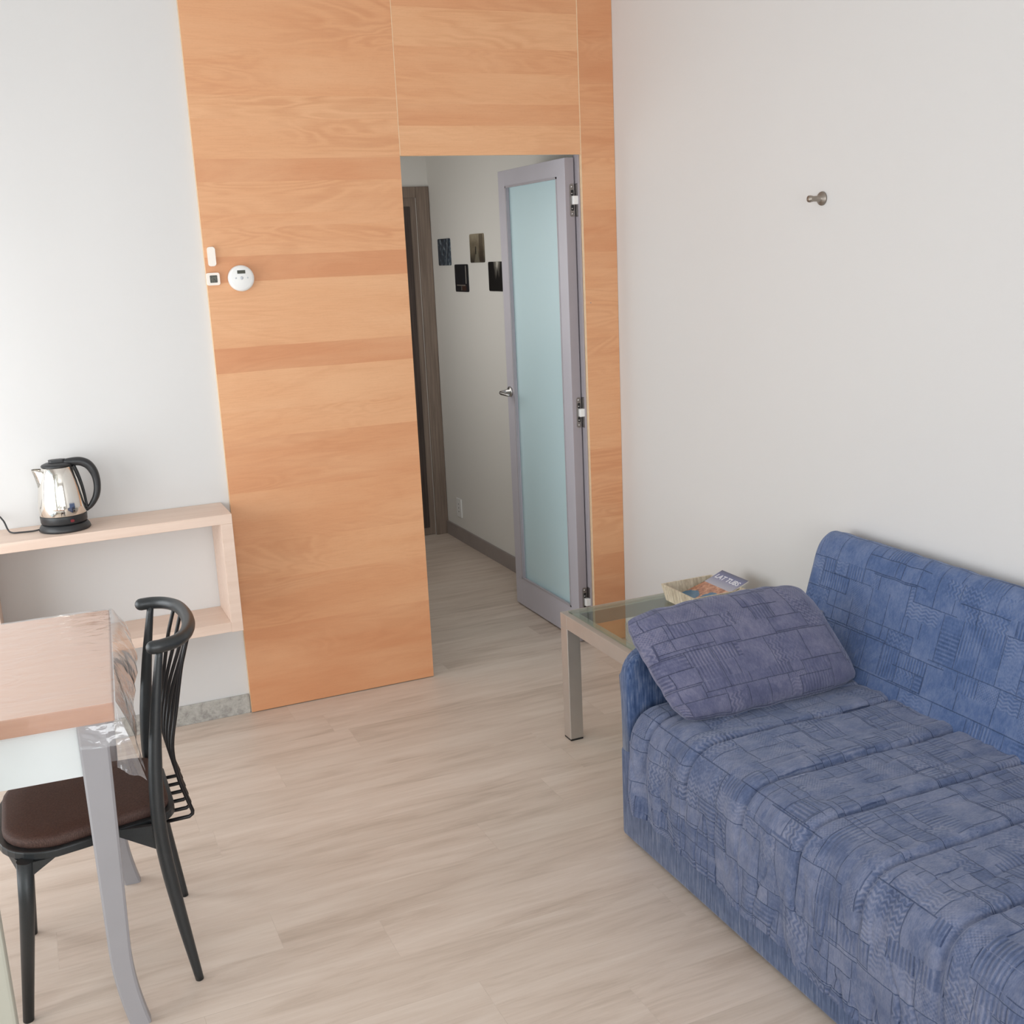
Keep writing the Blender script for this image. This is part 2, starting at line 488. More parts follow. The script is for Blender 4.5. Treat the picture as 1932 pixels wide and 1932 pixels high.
def patchwork(name, dark, mid, light, seed=0.0, strength=0.8, vfreq=1.0):
    """embossed jacquard: rectangular patches, each holding stripes, zigzags, checks or plain pile. UV in metres."""
    t = NT(name)
    uv = t.mapping(t.coords('UV'), (1, 1, 1), loc=(seed, seed*0.7, 0))
    s = t.sep(uv); u, v = s[0], s[1]
    def brick(bw, rh, off, ms, lo=(0, 0, 0)):
        br = t.node('ShaderNodeTexBrick', offset=off, offset_frequency=2)
        t.put(br.inputs['Vector'], t.mapping(uv, (1, 1, 1), loc=lo))
        br.inputs['Color1'].default_value = (0, 0, 0, 1); br.inputs['Color2'].default_value = (1, 1, 1, 1)
        br.inputs['Mortar'].default_value = (0.5, 0.5, 0.5, 1)
        br.inputs['Scale'].default_value = 1.0; br.inputs['Mortar Size'].default_value = ms
        br.inputs['Mortar Smooth'].default_value = 0.6
        br.inputs['Brick Width'].default_value = bw; br.inputs['Row Height'].default_value = rh
        return br.outputs['Color'], br.outputs['Fac']
    rA, mA = brick(0.122, 0.094, 0.42, 0.0018)
    rB, mB = brick(0.070, 0.136, 0.31, 0.0016, (0.31, 0.17, 0))
    rC, mC = brick(0.165, 0.047, 0.63, 0.0016, (0.11, 0.23, 0))
    pick = t.m('GREATER_THAN', rC, 0.52)
    r = t.m('ADD', t.m('MULTIPLY', rA, t.m('SUBTRACT', 1.0, pick)), t.m('MULTIPLY', rB, pick))
    S = lambda x, f: t.m('SINE', t.m('MULTIPLY', x, 2*PI/f))
    def band(lo, hi):
        return t.m('MULTIPLY', t.m('GREATER_THAN', r, lo), t.m('LESS_THAN', r, hi))
    tri = t.m('PINGPONG', u, 0.009)
    trv = t.m('PINGPONG', v, 0.009)
    pats = [(band(0.00, 0.12), S(v, 0.0115)),
            (band(0.12, 0.26), S(u, 0.0105)),
            (band(0.34, 0.44), S(t.m('ADD', v, t.m('MULTIPLY', tri, 0.9)), 0.0135)),
            (band(0.52, 0.62), S(t.m('ADD', u, t.m('MULTIPLY', trv, 0.9)), 0.0135)),
            (band(0.70, 0.79), t.m('MULTIPLY', S(u, 0.0085), S(v, 0.0085))),
            (band(0.90, 0.97), S(t.m('ADD', v, t.m('MULTIPLY', S(u, 0.03), 0.0025)), 0.010))]
    h = None
    for sel, p in pats:
        q = t.m('MULTIPLY', sel, p)
        h = q if h is None else t.m('ADD', h, q)
    h = t.m('MULTIPLY', h, t.ramp(t.noise(uv, 11, 2, 0.5), [(0.40, (0.15, 0.15, 0.15, 1)), (0.60, (1, 1, 1, 1))]))
    pile = t.noise(t.mapping(uv, (1, 0.25, 1)), 420, 3, 0.6)
    wear = t.m('ADD', t.m('MULTIPLY', t.noise(uv, 14, 4, 0.6, 0.4), 0.62), t.m('MULTIPLY', t.noise(t.mapping(uv, (1, 0.45, 1)), 95, 3, 0.6, 0.3), 0.38))
    groove = t.m('MAXIMUM', t.m('MULTIPLY', mA, t.m('SUBTRACT', 1.0, pick)), t.m('MAXIMUM', t.m('MULTIPLY', mB, pick), t.m('MULTIPLY', mC, t.m('LESS_THAN', rA, 0.35))))
    H = t.m('SUBTRACT', t.m('ADD', t.m('MULTIPLY', h, 0.42), t.m('ADD', t.m('MULTIPLY', pile, 0.55), t.m('MULTIPLY', wear, 1.3))), t.m('MULTIPLY', groove, 1.3))
    f = t.m('ADD', t.m('ADD', t.m('MULTIPLY', h, 0.10), t.m('MULTIPLY', wear, 0.78)), t.m('ADD', t.m('MULTIPLY', r, 0.12), t.m('MULTIPLY', pile, 0.34)))
    f = t.m('SUBTRACT', f, t.m('MULTIPLY', groove, 0.22))
    c = t.ramp(f, [(0.30, dark), (0.56, mid), (0.80, light)])
    return t.set(color=c, rough=0.9, spec=0.15, sheen=0.35, sheen_rough=0.45, sheen_tint=(0.75, 0.82, 1.0, 1), normal=t.bump(H, strength, 0.0022))
M['spread'] = patchwork('blue_patchwork_spread', srgb(50, 62, 92), srgb(86, 97, 126), srgb(124, 129, 150), 0.0, 0.8)
M['back_fab'] = patchwork('blue_patchwork_back', srgb(46, 66, 102), srgb(78, 98, 138), srgb(112, 126, 158), 3.3, 0.8)
M['cushion_fab'] = patchwork('grey_blue_patchwork_cushion', srgb(62, 64, 90), srgb(92, 94, 120), srgb(124, 122, 142), 7.1, 0.9)
def chenille():
    t = NT('blue_chenille')
    co = t.coords()
    n1 = t.noise(t.mapping(co, (1, 1, 0.09)), 170, 4, 0.6)
    n2 = t.noise(co, 40, 3)
    f = t.m('ADD', t.m('MULTIPLY', n1, 0.75), t.m('MULTIPLY', n2, 0.25))
    c = t.ramp(f, [(0.36, srgb(44, 64, 100)), (0.52, srgb(74, 92, 128)), (0.68, srgb(112, 122, 146))])
    return t.set(color=c, rough=0.92, spec=0.12, sheen=0.3, sheen_rough=0.5, normal=t.bump(n1, 0.5, 0.0015))
M['chenille'] = chenille()

# ================================================================== SETTING
XL, XR = -3.42, 0.135          # left / right wall inner faces
YB = -6.62                     # back wall inner face
CZ = 2.90
PX0, DX0, DX1 = -1.556, -0.793, -0.020   # panelling left edge, doorway left / right
DH = 2.10

b = new(); box(b, XL-0.1, 1.0, YB-0.1, 2.6, -0.08, 0.0); struct('floor', b, M['floor'], label='pale greige wood-look plank floor')
b = new(); box(b, XL-0.1, XR+0.1, YB-0.1, 0.12, CZ, CZ+0.08); struct('ceiling', b, M['ceil'])

# far wall (white) with the doorway cut out, 12 cm thick, its face at y=0
b = new()
box(b, XL-0.1, DX0-0.004, 0.0, 0.05, 0, CZ)
box(b, DX1+0.004, XR+0.02, 0.0, 0.05, 0, CZ)
box(b, DX0-0.004, DX1+0.004, 0.0, 0.05, DH+0.004, CZ)
box(b, XL-0.1, -1.0-0.1, 0.05, 0.12, 0, CZ)
struct('wall_far', b, M['wall'])
b = new(); box(b, XR, XR+0.1, YB-0.1, 0.12, 0, CZ); struct('wall_right', b, M['wall'])

# left wall with a window and a balcony door opening
b = new()
WY0, WY1 = -4.55, -2.95; BY0, BY1 = -1.95, -0.35
box(b, XL-0.1, XL, YB-0.1, WY0, 0, CZ)
box(b, XL-0.1, XL, WY0, WY1, 0, 0.85); box(b, XL-0.1, XL, WY0, WY1, 2.25, CZ)
box(b, XL-0.1, XL, WY1, BY0, 0, CZ)
box(b, XL-0.1, XL, BY0, BY1, 2.25, CZ)
box(b, XL-0.1, XL, BY1, 0.12, 0, CZ)
struct('wall_left', b, M['wall'])
# back wall with a wide window
b = new()
QX0, QX1 = -3.30, -0.70
box(b, XL-0.1, QX0, YB-0.1, YB, 0, CZ); box(b, QX1, XR+0.1, YB-0.1, YB, 0, CZ)
box(b, QX0, QX1, YB-0.1, YB, 0, 0.70); box(b, QX0, QX1, YB-0.1, YB, 2.60, CZ)
struct('wall_back', b, M['wall'])

def window(name, axis, pos, a0, a1, z0, z1, mull=1):
    b = new(); w = 0.06; d = 0.05
    def bar(p0, p1, q0, q1):
        if axis == 'X': box(b, pos-d/2, pos+d/2, p0, p1, q0, q1, 0.004)
        else: box(b, p0, p1, pos-d/2, pos+d/2, q0, q1, 0.004)
    bar(a0, a1, z0, z0+w); bar(a0, a1, z1-w, z1); bar(a0, a0+w, z0, z1); bar(a1-w, a1, z0, z1)
    for k in range(mull):
        c = a0+(a1-a0)*(k+1)/(mull+1); bar(c-w/2, c+w/2, z0, z1)
    o = struct(name, b, M['white_plastic'])
    b = new()
    if axis == 'X': box(b, pos-0.003, pos+0.003, a0+w/2, a1-w/2, z0+w/2, z1-w/2)
    else: box(b, a0+w/2, a1-w/2, pos-0.003, pos+0.003, z0+w/2, z1-w/2)
    obj('pane', b, M['pane'], o)
window('window_1', 'X', XL-0.06, WY0, WY1, 0.85, 2.25)
window('window_2', 'Y', YB-0.06, QX0, QX1, 0.70, 2.60, 2)
window('window_3', 'X', XL-0.06, BY0, BY1, 0.0, 2.25, 1)

# open white glazed door leaf standing into the room at the left edge of the picture
t3 = bpy.data.objects.new('door_3', None); COL.objects.link(t3); t3.location = (-3.36, -2.22, 0.02); ORG[t3.name] = Vector(t3.location); t3['kind'] = 'structure'
b = new()
lx0, lx1, ly0, ly1 = -3.34, -2.372, -2.245, -2.195
box(b, lx1-0.095, lx1, ly0, ly1, 0.02, 2.15, 0.006); box(b, lx0, lx0+0.095, ly0, ly1, 0.02, 2.15, 0.006)
box(b, lx0+0.08, lx1-0.08, ly0+0.002, ly1-0.002, 0.02, 0.14, 0.004); box(b, lx0+0.08, lx1-0.08, ly0+0.002, ly1-0.002, 2.05, 2.15, 0.004)
obj('door_frame', b, M['putty'], t3)
b = new(); box(b, lx0+0.09, lx1-0.09, -2.224, -2.216, 0.13, 2.06); obj('pane', b, M['pane'], t3)

# beech panelling on the far wall: left sheet, sheet over the doorway, right strip
YP = -0.020
def panel(name, x0, x1, z0, z1, mat, label):
    b = new()
    box(b, x0, x1, YP, -0.0005, z0, z1)
    for f in b.faces:
        f.material_index = 0 if f.normal.y < -0.5 else 1
    bm2 = b
    o = obj(name, bm2, [mat, M['ply']])
    o['kind'] = 'structure'; o['label'] = label
    return o
panel('wall_panel_left', PX0, DX0, 0.004, CZ-0.001, M['veneer_l'], 'orange beech veneer panelling left of the doorway, in wide horizontal bands')
panel('wall_panel_over_door', DX0+0.003, DX1-0.004, DH, CZ-0.001, M['veneer_t'], 'orange beech veneer panel above the doorway')
panel('wall_panel_right', DX1, XR-0.001, 0.004, CZ-0.001, M['veneer_r'], 'narrow orange beech veneer strip right of the doorway')
# small dark screw hole in the right strip
b = new(); lathe(b, [(0.0022, 0), (0.0022, -0.0008)], (0.0035, YP, 1.505), 12, axis='Y')
tag = obj('screw', b, M['hinge_dark']); setp(tag, 'tiny dark screw head in the narrow wood strip right of the doorway', 'screw')

# skirting
b = new(); box(b, XL, PX0-0.004, -0.010, 0.0, 0.0, 0.078, 0.0015); struct('baseboard_far', b, M['marble'])
b = new(); box(b, XR-0.010, XR, YB, -0.03, 0.0, 0.078, 0.0015); struct('baseboard_right', b, M['marble'])

# grey lining on the hinge side and pale edging strips in the panel seams
b = new(); box(b, -0.0262, DX1-0.0005, 0.0005, 0.050, 0.0, DH+0.003); struct('trim_1', b, M['leaf_edge'])
b = new()
box(b, DX0+0.0002, DX0+0.0028, -0.0205, -0.001, DH, CZ-0.002); box(b, DX1-0.0038, DX1-0.0002, -0.0205, -0.001, DH, CZ-0.002)
struct('trim_3', b, M['ply'])

# corridor behind the doorway
HX0, HX1, HY1, HCZ = -1.0, 0.150, 2.30, 2.62
b = new(); box(b, HX1, HX1+0.1, 0.05, HY1+0.1, 0, HCZ); struct('wall_hall_right', b, M['hall_wall'])
b = new(); box(b, HX0-0.1, HX0, 0.05, HY1+0.1, 0, HCZ); struct('wall_hall_left', b, M['hall_wall'])
b = new()
d0, d1, dh = -0.70, 0.068, 2.07
box(b, HX0, d0, HY1, HY1+0.1, 0, HCZ); box(b, d1, HX1, HY1, HY1+0.1, 0, HCZ); box(b, d0, d1, HY1, HY1+0.1, dh, HCZ)
struct('wall_hall_end', b, M['hall_wall'])
b = new(); box(b, HX0-0.1, HX1+0.1, 0.05, HY1+0.1, HCZ, HCZ+0.05); struct('ceiling_hall', b, M['hall_wall'])
b = new(); box(b, HX1-0.012, HX1, 0.13, HY1-0.022, 0.0, 0.085, 0.001)
struct('baseboard_hall', b, M['hall_base'])
b = new()
box(b, d1+0.0, HX1-0.002, HY1-0.018, HY1, 0, dh+0.062, 0.003); box(b, d0-0.07, d0, HY1-0.018, HY1, 0, dh+0.062, 0.003)
box(b, d0, d1, HY1-0.018, HY1, dh, dh+0.062, 0.003)
struct('trim_2', b, M['casing'])
# dark corridor door: frame step and recessed leaf
b = new(); box(b, d0, d1, HY1+0.006, HY1+0.050, 0.003, dh, 0.0015)
o = struct('door_2', b, M['casing'], label='dark brown corridor door in a taupe casing')
b = new(); box(b, d0+0.05, d1-0.038, HY1+0.001, HY1+0.0065, 0.05, dh-0.05, 0.001); obj('door_panel', b, M['darkdoor'], o)

# ---- open glazed door leaf (door_1): hinged right of the doorway, swung into the corridor
t1 = bpy.data.objects.new('door_1', None); COL.objects.link(t1); t1.location = (-0.048, 0.03, 0.008); ORG[t1.name] = Vector(t1.location)
t1['kind'] = 'structure'; t1['label'] = 'grey framed door with frosted aqua glass, open into the corridor'
fx0, fx1, fy0, fy1 = -0.074, -0.032, 0.030, 0.722
b = new()
zb, zt = 0.008, 2.092
box(b, fx0, fx1, fy0, 0.108, zb, zt, 0.002)
box(b, fx0, fx1, 0.640, fy1, zb, zt, 0.002)
box(b, fx0+0.0005, fx1-0.0005, 0.104, 0.644, zb, 0.150, 0.001)
box(b, fx0+0.0005, fx1-0.0005, 0.104, 0.644, 2.020, zt, 0.001)
obj('door_frame', b, M['leaf_frame'], t1)
b = new()
for (y0, y1, z0, z1) in ((0.106, 0.114, 0.148, 2.022), (0.634, 0.642, 0.148, 2.022), (0.106, 0.642, 0.148, 0.156), (0.106, 0.642, 2.014, 2.022)):
    box(b, fx0-0.002, fx0+0.008, y0, y1, z0, z1)
obj('glazing_bead', b, M['leaf_edge'], t1)
b = new(); box(b, fx0+0.001, fx1-0.001, 0.0285, 0.0305, zb+0.002, zt-0.002, 0.0004); obj('hinge_edge', b, M['leaf_end'], t1)
b = new(); box(b, -0.057, -0.051, 0.100, 0.648, 0.146, 2.024); g = obj('glass_panel', b, M['frosted'], t1); g['label'] = 'frosted aqua glass'
# lever handle on the visible face
b = new()
lathe(b, [(0.0, 0.0), (0.024, 0.0), (0.025, -0.003), (0.024, -0.008), (0.012, -0.009), (0.011, -0.030)], (fx0, 0.682, 1.075), 28, axis='X')
tube(b, catmull([(-0.098, 0.682, 1.075), (-0.118, 0.680, 1.075), (-0.128, 0.672, 1.074), (-0.130, 0.640, 1.073), (-0.128, 0.590, 1.071)], 6),
     [0.010, 0.0105, 0.009, 0.008, 0.0075], 14, round_ends=True)
h = obj('door_handle', b, M['steel'], t1); h['label'] = 'polished lever handle'
for zc in (1.923, 1.042, 0.190):
    b = new()
    prism(b, rrect(-0.055, -0.0335, zc-0.066, zc+0.066, 0.0100), 'Y', 0.0262, 0.0300)
    prism(b, rrect(-0.0300, -0.0215, zc-0.066, zc+0.066, 0.0040), 'Y', 0.0100, 0.0300)
    hg = obj('hinge', b, M['hinge_dark'], t1)
    b = new()
    for dz in (-0.030, 0.030):
        prism(b, rrect(-0.0505, -0.0375, zc+dz-0.0115, zc+dz+0.0115, 0.004), 'Y', 0.0254, 0.0270)
    obj('hinge_pocket', b, M['black_rubber'], hg)
    b = new()
    for dz in (-0.054, 0.054):
        lathe(b, [(0.0, 0.0), (0.0050, 0.0), (0.0050, -0.002), (0.0, -0.0024)], (-0.0445, 0.0262, zc+dz), 12, axis='Y')
    for dz in (-0.030, 0.030):
        lathe(b, [(0.0, 0.0), (0.0032, 0.0), (0.0032, -0.002), (0.0, -0.0024)], (-0.0455, 0.0255, zc+dz-0.003), 12, axis='Y')
    obj('screw', b, M['steel'], hg)
    b = new(); box(b, -0.0480, -0.0200, 0.008, 0.0262, zc-0.0175, zc+0.0175, 0.003); obj('hinge_arm', b, M['white_plastic'], hg)

# outlet on the corridor wall
b = new()
box(b, HX1-0.009, HX1-0.0005, 2.020, 2.100, 0.150, 0.268, 0.003)
o = obj('wall_outlet', b, M['white_plastic'])
setp(o, 'small white wall socket low on the corridor wall near the dark door', 'outlet')
b = new()
for zz in (0.185, 0.209, 0.233):
    lathe(b, [(0.0, 0.0), (0.0035, 0.0), (0.0035, -0.001), (0.0, -0.001)], (HX1-0.0092, 2.06, zz), 10, axis='X')
obj('socket_hole', b, M['black_rubber'], o)

# ================================================================== SHELF UNIT
SX1 = -1.588; SY = -0.232; SX0 = -2.428
su = thing('shelf_unit', 'pale beech open shelf unit against the white wall, kettle on its top', 'shelf', ((SX0+SX1)/2, SY/2, 0.414))
b = new(); box(b, -3.3, SX1, SY, -0.001, 0.821, 0.856, 0.0012); obj('top_board', b, M['maple'], su)
b = new(); box(b, SX0+0.042, SX1-0.042, SY+0.001, -0.001, 0.416, 0.452, 0.001); obj('shelf_board', b, M['maple'], su)
for x0 in (SX1-0.042, SX0):
    b = new(); box(b, x0, x0+0.042, SY+0.001, -0.001, 0.414, 0.821, 0.001); obj('upright', b, M['maple'], su)
for o in su.children:
    if o.name.startswith('shelf_board'): pass

# ---- kettle
KX, KY, KZ = -2.142, -0.118, 0.8565
kt = thing('electric_kettle', 'polished steel electric kettle with black handle on its black power base', 'kettle', (KX, KY, KZ))
b = new()
lathe(b, [(0.0, 0.0), (0.083, 0.0), (0.0855, 0.003), (0.083, 0.012), (0.078, 0.020), (0.074, 0.024), (0.0, 0.0245)], (KX, KY, KZ), 56)
obj('power_base', b, M['kettle_black'], kt)
b = new()
lathe(b, [(0.0, 0.026), (0.074, 0.026), (0.0765, 0.030), (0.0775, 0.052), (0.0770, 0.0545), (0.0, 0.0545)], (KX, KY, KZ), 56)
ring = obj('lower_ring', b, M['kettle_black'], kt)
b = new(); prism(b, rrect(-0.006, 0.006, 0.035, 0.044, 0.003), 'Y', -0.0800, -0.070)
bmesh.ops.rotate(b, verts=b.verts, cent=(0, 0, 0), matrix=Matrix.Rotation(math.radians(18), 3, 'Z'))
bmesh.ops.translate(b, verts=b.verts, vec=(KX, KY, KZ))
o = obj('switch_light', b, M['red'], ring); o['label'] = 'dim red switch light'
b = new()
lathe(b, [(0.0, 0.055), (0.0770, 0.055), (0.0785, 0.058), (0.0780, 0.085), (0.0755, 0.115), (0.0715, 0.145), (0.0655, 0.175), (0.0585, 0.200), (0.0520, 0.219), (0.0490, 0.2225), (0.0, 0.2225)], (KX, KY, KZ), 64)
obj('body', b, M['mirror'], kt)
# spout: half-cone pulled out towards -X
b = new()
def spf(a, t):
    ang = PI + (a-0.5)*1.5           # around the body
    z = 0.212 - t*0.062
    rb = 0.0525 + t*0.0165
    k = math.cos((a-0.5)*PI)**1.3
    out = 0.030*(1-t)**1.15*k
    r = rb+0.0006+out
    return Vector((KX+r*math.cos(ang), KY+r*math.sin(ang)*0.9, KZ+z+0.006*k*(1-t)))
grid(b, 24, 12, spf)
bmesh.ops.solidify(b, geom=list(b.faces), thickness=0.0014)

o = obj('spout', b, M['mirror'], kt)
b = new()
lathe(b, [(0.0, 0.2225), (0.0515, 0.2225), (0.0525, 0.2250), (0.0500, 0.2290), (0.038, 0.2340), (0.0, 0.2370)], (KX, KY, KZ), 48)
prism(b, rrect(-0.026, 0.030, -0.013, 0.013, 0.012, 6), 'Z', 0.2330, 0.2455, bev=0.003)
for v in b.verts:
    pass
# shift the added thumb tab to the kettle (prism was built about the origin)
for v in b.verts:
    if abs(v.co.x) < 0.5 and abs(v.co.y) < 0.05 and v.co.z < 0.3:
        v.co += Vector((KX, KY, KZ))
lid = obj('lid', b, M['kettle_black'], kt)
b = new()
hp = [(0.034, 0.233), (0.058, 0.2335), (0.082, 0.230), (0.104, 0.215), (0.1190, 0.184), (0.1225, 0.145), (0.1150, 0.108), (0.0960, 0.077), (0.0790, 0.062)]
az = math.radians(-8)
tube(b, catmull([(KX+x*math.cos(az), KY+x*math.sin(az), KZ+z) for x, z in hp], 8), [0.013, 0.0150, 0.0158, 0.0150, 0.0130, 0.0120, 0.0115, 0.0100, 0.007], 18, flat=1.1, round_ends=True)
hp2 = [(0.053, 0.2200), (0.0625, 0.192), (0.0700, 0.162), (0.0755, 0.130), (0.0785, 0.100), (0.0800, 0.066)]
tube(b, catmull([(KX+x*math.cos(az), KY+x*math.sin(az), KZ+z) for x, z in hp2], 6), [0.007, 0.006, 0.005, 0.0045, 0.004, 0.005], 12, flat=1.8)
obj('handle', b, M['kettle_black'], kt)
b = new()
tube(b, catmull([(KX-0.076, KY+0.0, KZ+0.008), (KX-0.105, KY+0.004, KZ+0.0045), (KX-0.145, KY+0.012, KZ+0.0040), (KX-0.170, KY+0.022, KZ+0.004), (KX-0.183, KY+0.045, KZ+0.0105), (KX-0.196, KY+0.075, KZ+0.042),
    (KX-0.220, KY+0.095, KZ+0.058), (KX-0.30, KY+0.105, KZ+0.060), (KX-0.46, KY+0.108, KZ+0.10)], 8), 0.0030, 10)
obj('power_cord', b, M['kettle_black'], kt)

# ================================================================== DEVICES ON THE PANEL
b = new(); prism(b, rrect(-1.545, -1.518, 1.725, 1.793, 0.008), 'Y', YP-0.014, YP-0.0004, bev=0.002)
o = obj('contact_sensor', b, M['cream_plastic']); setp(o, 'slim white upright sensor strip on the wood panel above the square thermometer', 'sensor')
b = new(); prism(b, rrect(-1.557, -1.511, 1.658, 1.702, 0.006), 'Y', YP-0.014, YP-0.0004, bev=0.0015)
o = obj('thermometer', b, M['cream_plastic']); setp(o, 'small square white digital thermometer with dark screen on the wood panel', 'thermometer')
b = new(); prism(b, rrect(-1.546, -1.520, 1.667, 1.693, 0.002), 'Y', YP-0.0147, YP-0.0135); scr = obj('screen', b, M['lcd'], o)
b = new()
def seg7(b, cx, cz, w, h, on, y0, y1):
    t = w*0.2
    S = {'a': (cx-w/2, cx+w/2, cz+h/2-t, cz+h/2), 'g': (cx-w/2, cx+w/2, cz-t/2, cz+t/2), 'd': (cx-w/2, cx+w/2, cz-h/2, cz-h/2+t),
         'f': (cx-w/2, cx-w/2+t, cz, cz+h/2), 'b': (cx+w/2-t, cx+w/2, cz, cz+h/2), 'e': (cx-w/2, cx-w/2+t, cz-h/2, cz), 'c': (cx+w/2-t, cx+w/2, cz-h/2, cz)}
    for k in on: x0, x1, z0, z1 = S[k]; box(b, x0, x1, y0, y1, z0, z1)
seg7(b, -1.5375, 1.683, 0.0065, 0.012, 'abged', YP-0.0151, YP-0.0146); seg7(b, -1.5285, 1.683, 0.0065, 0.012, 'fgbc', YP-0.0151, YP-0.0146)
seg7(b, -1.5375, 1.672, 0.004, 0.006, 'afgcd', YP-0.0151, YP-0.0146); seg7(b, -1.5315, 1.672, 0.004, 0.006, 'afgcd', YP-0.0151, YP-0.0146)
obj('digits', b, M['digits'], scr)
b = new(); lathe(b, [(0.0, -0.030), (0.036, -0.030), (0.0435, -0.027), (0.0465, -0.022), (0.0465, -0.006), (0.043, -0.0004), (0.0, -0.0004)], (-1.4355, YP, 1.678), 56, axis='Y')
al = obj('gas_alarm', b, M['white_plastic']); setp(al, 'round white gas alarm with small dark display on the wood panel', 'alarm')
b = new(); prism(b, rrect(-1.4500, -1.4210, 1.6945, 1.7065, 0.001), 'Y', YP-0.0308, YP-0.0295); obj('display', b, M['lcd'], al)
b = new(); lathe(b, [(0.0, -0.0312), (0.0055, -0.0312), (0.006, -0.0300), (0.0, -0.0298)], (-1.4355, YP, 1.679), 20, axis='Y')
for dx in (-0.021, 0.021):
    lathe(b, [(0.0, -0.0306), (0.0028, -0.0306), (0.003, -0.0299), (0.0, -0.0298)], (-1.4355+dx, YP, 1.679), 14, axis='Y')
obj('button', b, M['grey_print'], al)

# ---- hook on the right wall
b = new()
hx = XR-0.0005
lathe(b, [(0.0, 0.0), (0.021, 0.0), (0.0215, -0.003), (0.0200, -0.0065), (0.011, -0.0095), (0.0088, -0.013), (0.0085, -0.036), (0.0098, -0.041), (0.0108, -0.047), (0.0100, -0.053), (0.0, -0.0545)], (hx, -1.332, 1.8435), 28, axis='X')
o = obj('wall_hook', b, simple('antique_nickel', (0.34, 0.30, 0.26, 1), 0.38, 0.9)); setp(o, 'small metal peg hook alone on the right white wall', 'hook')

# ================================================================== PICTURE CARDS
def art_mat(name, kind):
    t = NT(name)
    co = t.coords('UV')
    s = t.sep(co); u, v = s[0], s[1]
    n1 = t.noise(t.mapping(co, (2.0, 1.2, 1), loc=(kind*3.1, 0, 0)), 3, 5, 0.6, 0.5)
    step = lambda a, b_: t.m('GREATER_THAN', a, b_)
    less = lambda a, b_: t.m('LESS_THAN', a, b_)
    def rect(u0, u1, v0, v1):
        return t.m('MULTIPLY', t.m('MULTIPLY', step(u, u0), less(u, u1)), t.m('MULTIPLY', step(v, v0), less(v, v1)))
    if kind == 0:
        c = t.ramp(n1, [(0.3, srgb(20, 28, 38)), (0.55, srgb(58, 74, 88)), (0.68, srgb(150, 160, 166))])
        d = t.m('ABSOLUTE', t.m('SUBTRACT', u, t.m('ADD', 0.62, t.m('MULTIPLY', v, 0.22))))
        c = t.mix(t.m('MULTIPLY', less(d, 0.03), 0.5), c, srgb(150, 156, 160))
    elif kind == 1:
        c = t.ramp(t.m('ADD', t.m('MULTIPLY', v, 0.6), t.m('MULTIPLY', n1, 0.5)), [(0.2, srgb(48, 44, 38)), (0.55, srgb(112, 102, 84)), (0.95, srgb(170, 158, 136))])
        w_ = t.m('MULTIPLY', t.m('SUBTRACT', 0.55, v), 0.36)
        d = t.m('ABSOLUTE', t.m('SUBTRACT', u, 0.5))
        path = t.m('MULTIPLY', less(d, w_), less(v, 0.5))
        c = t.mix(t.m('MULTIPLY', path, 0.35), c, srgb(150, 146, 128))
        c = t.mix(t.m('MULTIPLY', rect(0.68, 0.95, 0.05, 0.98), 0.6), c, srgb(48, 34, 26))
        c = t.mix(rect(0.40, 0.46, 0.30, 0.56), c, srgb(12, 11, 12))
    elif kind == 2:
        c = t.ramp(n1, [(0.3, srgb(8, 8, 10)), (0.65, srgb(28, 32, 40)), (0.85, srgb(60, 56, 54))])
        c = t.mix(t.m('MULTIPLY', rect(0.12, 0.78, 0.22, 0.26), 0.8), c, srgb(128, 120, 112))
        c = t.mix(t.m('MULTIPLY', rect(0.82, 0.88, 0.30, 0.95), 0.7), c, srgb(170, 164, 156))
        c = t.mix(t.m('MULTIPLY', rect(0.45, 0.52, 0.05, 0.22), 0.6), c, srgb(120, 112, 104))
        c = t.mix(t.m('MULTIPLY', rect(0.55, 0.85, 0.05, 0.22), 0.7), c, srgb(72, 42, 26))
    else:
        d = t.m('ABSOLUTE', t.m('SUBTRACT', u, 0.60))
        glow = t.m('MULTIPLY', t.m('SUBTRACT', 1.0, t.m('MULTIPLY', d, 2.6)), t.m('MULTIPLY', v, 1.1))
        c = t.ramp(t.m('ADD', glow, t.m('MULTIPLY', t.m('SUBTRACT', n1, 0.5), 0.5)), [(0.35, srgb(10, 10, 10)), (0.75, srgb(120, 116, 108)), (1.0, srgb(196, 192, 182))])
        w_ = t.m('MULTIPLY', t.m('SUBTRACT', 0.80, v), 0.22)
        tower = t.m('MULTIPLY', less(t.m('ABSOLUTE', t.m('SUBTRACT', u, 0.62)), w_), less(v, 0.78))
        c = t.mix(tower, c, srgb(10, 10, 10))
    return t.set(color=c, rough=0.35)
cards = [(2.070, 1.746, 'dark blue-grey card, leftmost of the four small pictures on the corridor wall'),
         (1.560, 1.757, 'brownish street-scene card, highest of the four small pictures in the corridor'),
         (1.812, 1.597, 'black card with pale lines, second from the left in the corridor'),
         (1.310, 1.606, 'black card with a pale glowing sky, beside the glass door edge')]
for k, (yc, zc, lab) in enumerate(cards):
    b = new()
    X0, X1 = HX1-0.006, HX1-0.0005
    poly = rrect(yc-0.100, yc+0.100, zc-0.0765, zc+0.0765, 0.010, 4)
    prism(b, poly, 'X', X0, X1)
    uvl = b.loops.layers.uv.verify()
    for f in b.faces:
        for lp in f.loops:
            lp[uvl].uv = ((yc+0.100-lp.vert.co.y)/0.2, (lp.vert.co.z-zc+0.0765)/0.153)
    o = obj('picture_card', b, art_mat('card_print', k), origin=(HX1, yc, zc))
    setp(o, lab, 'picture', 'small dark picture cards on the corridor wall')

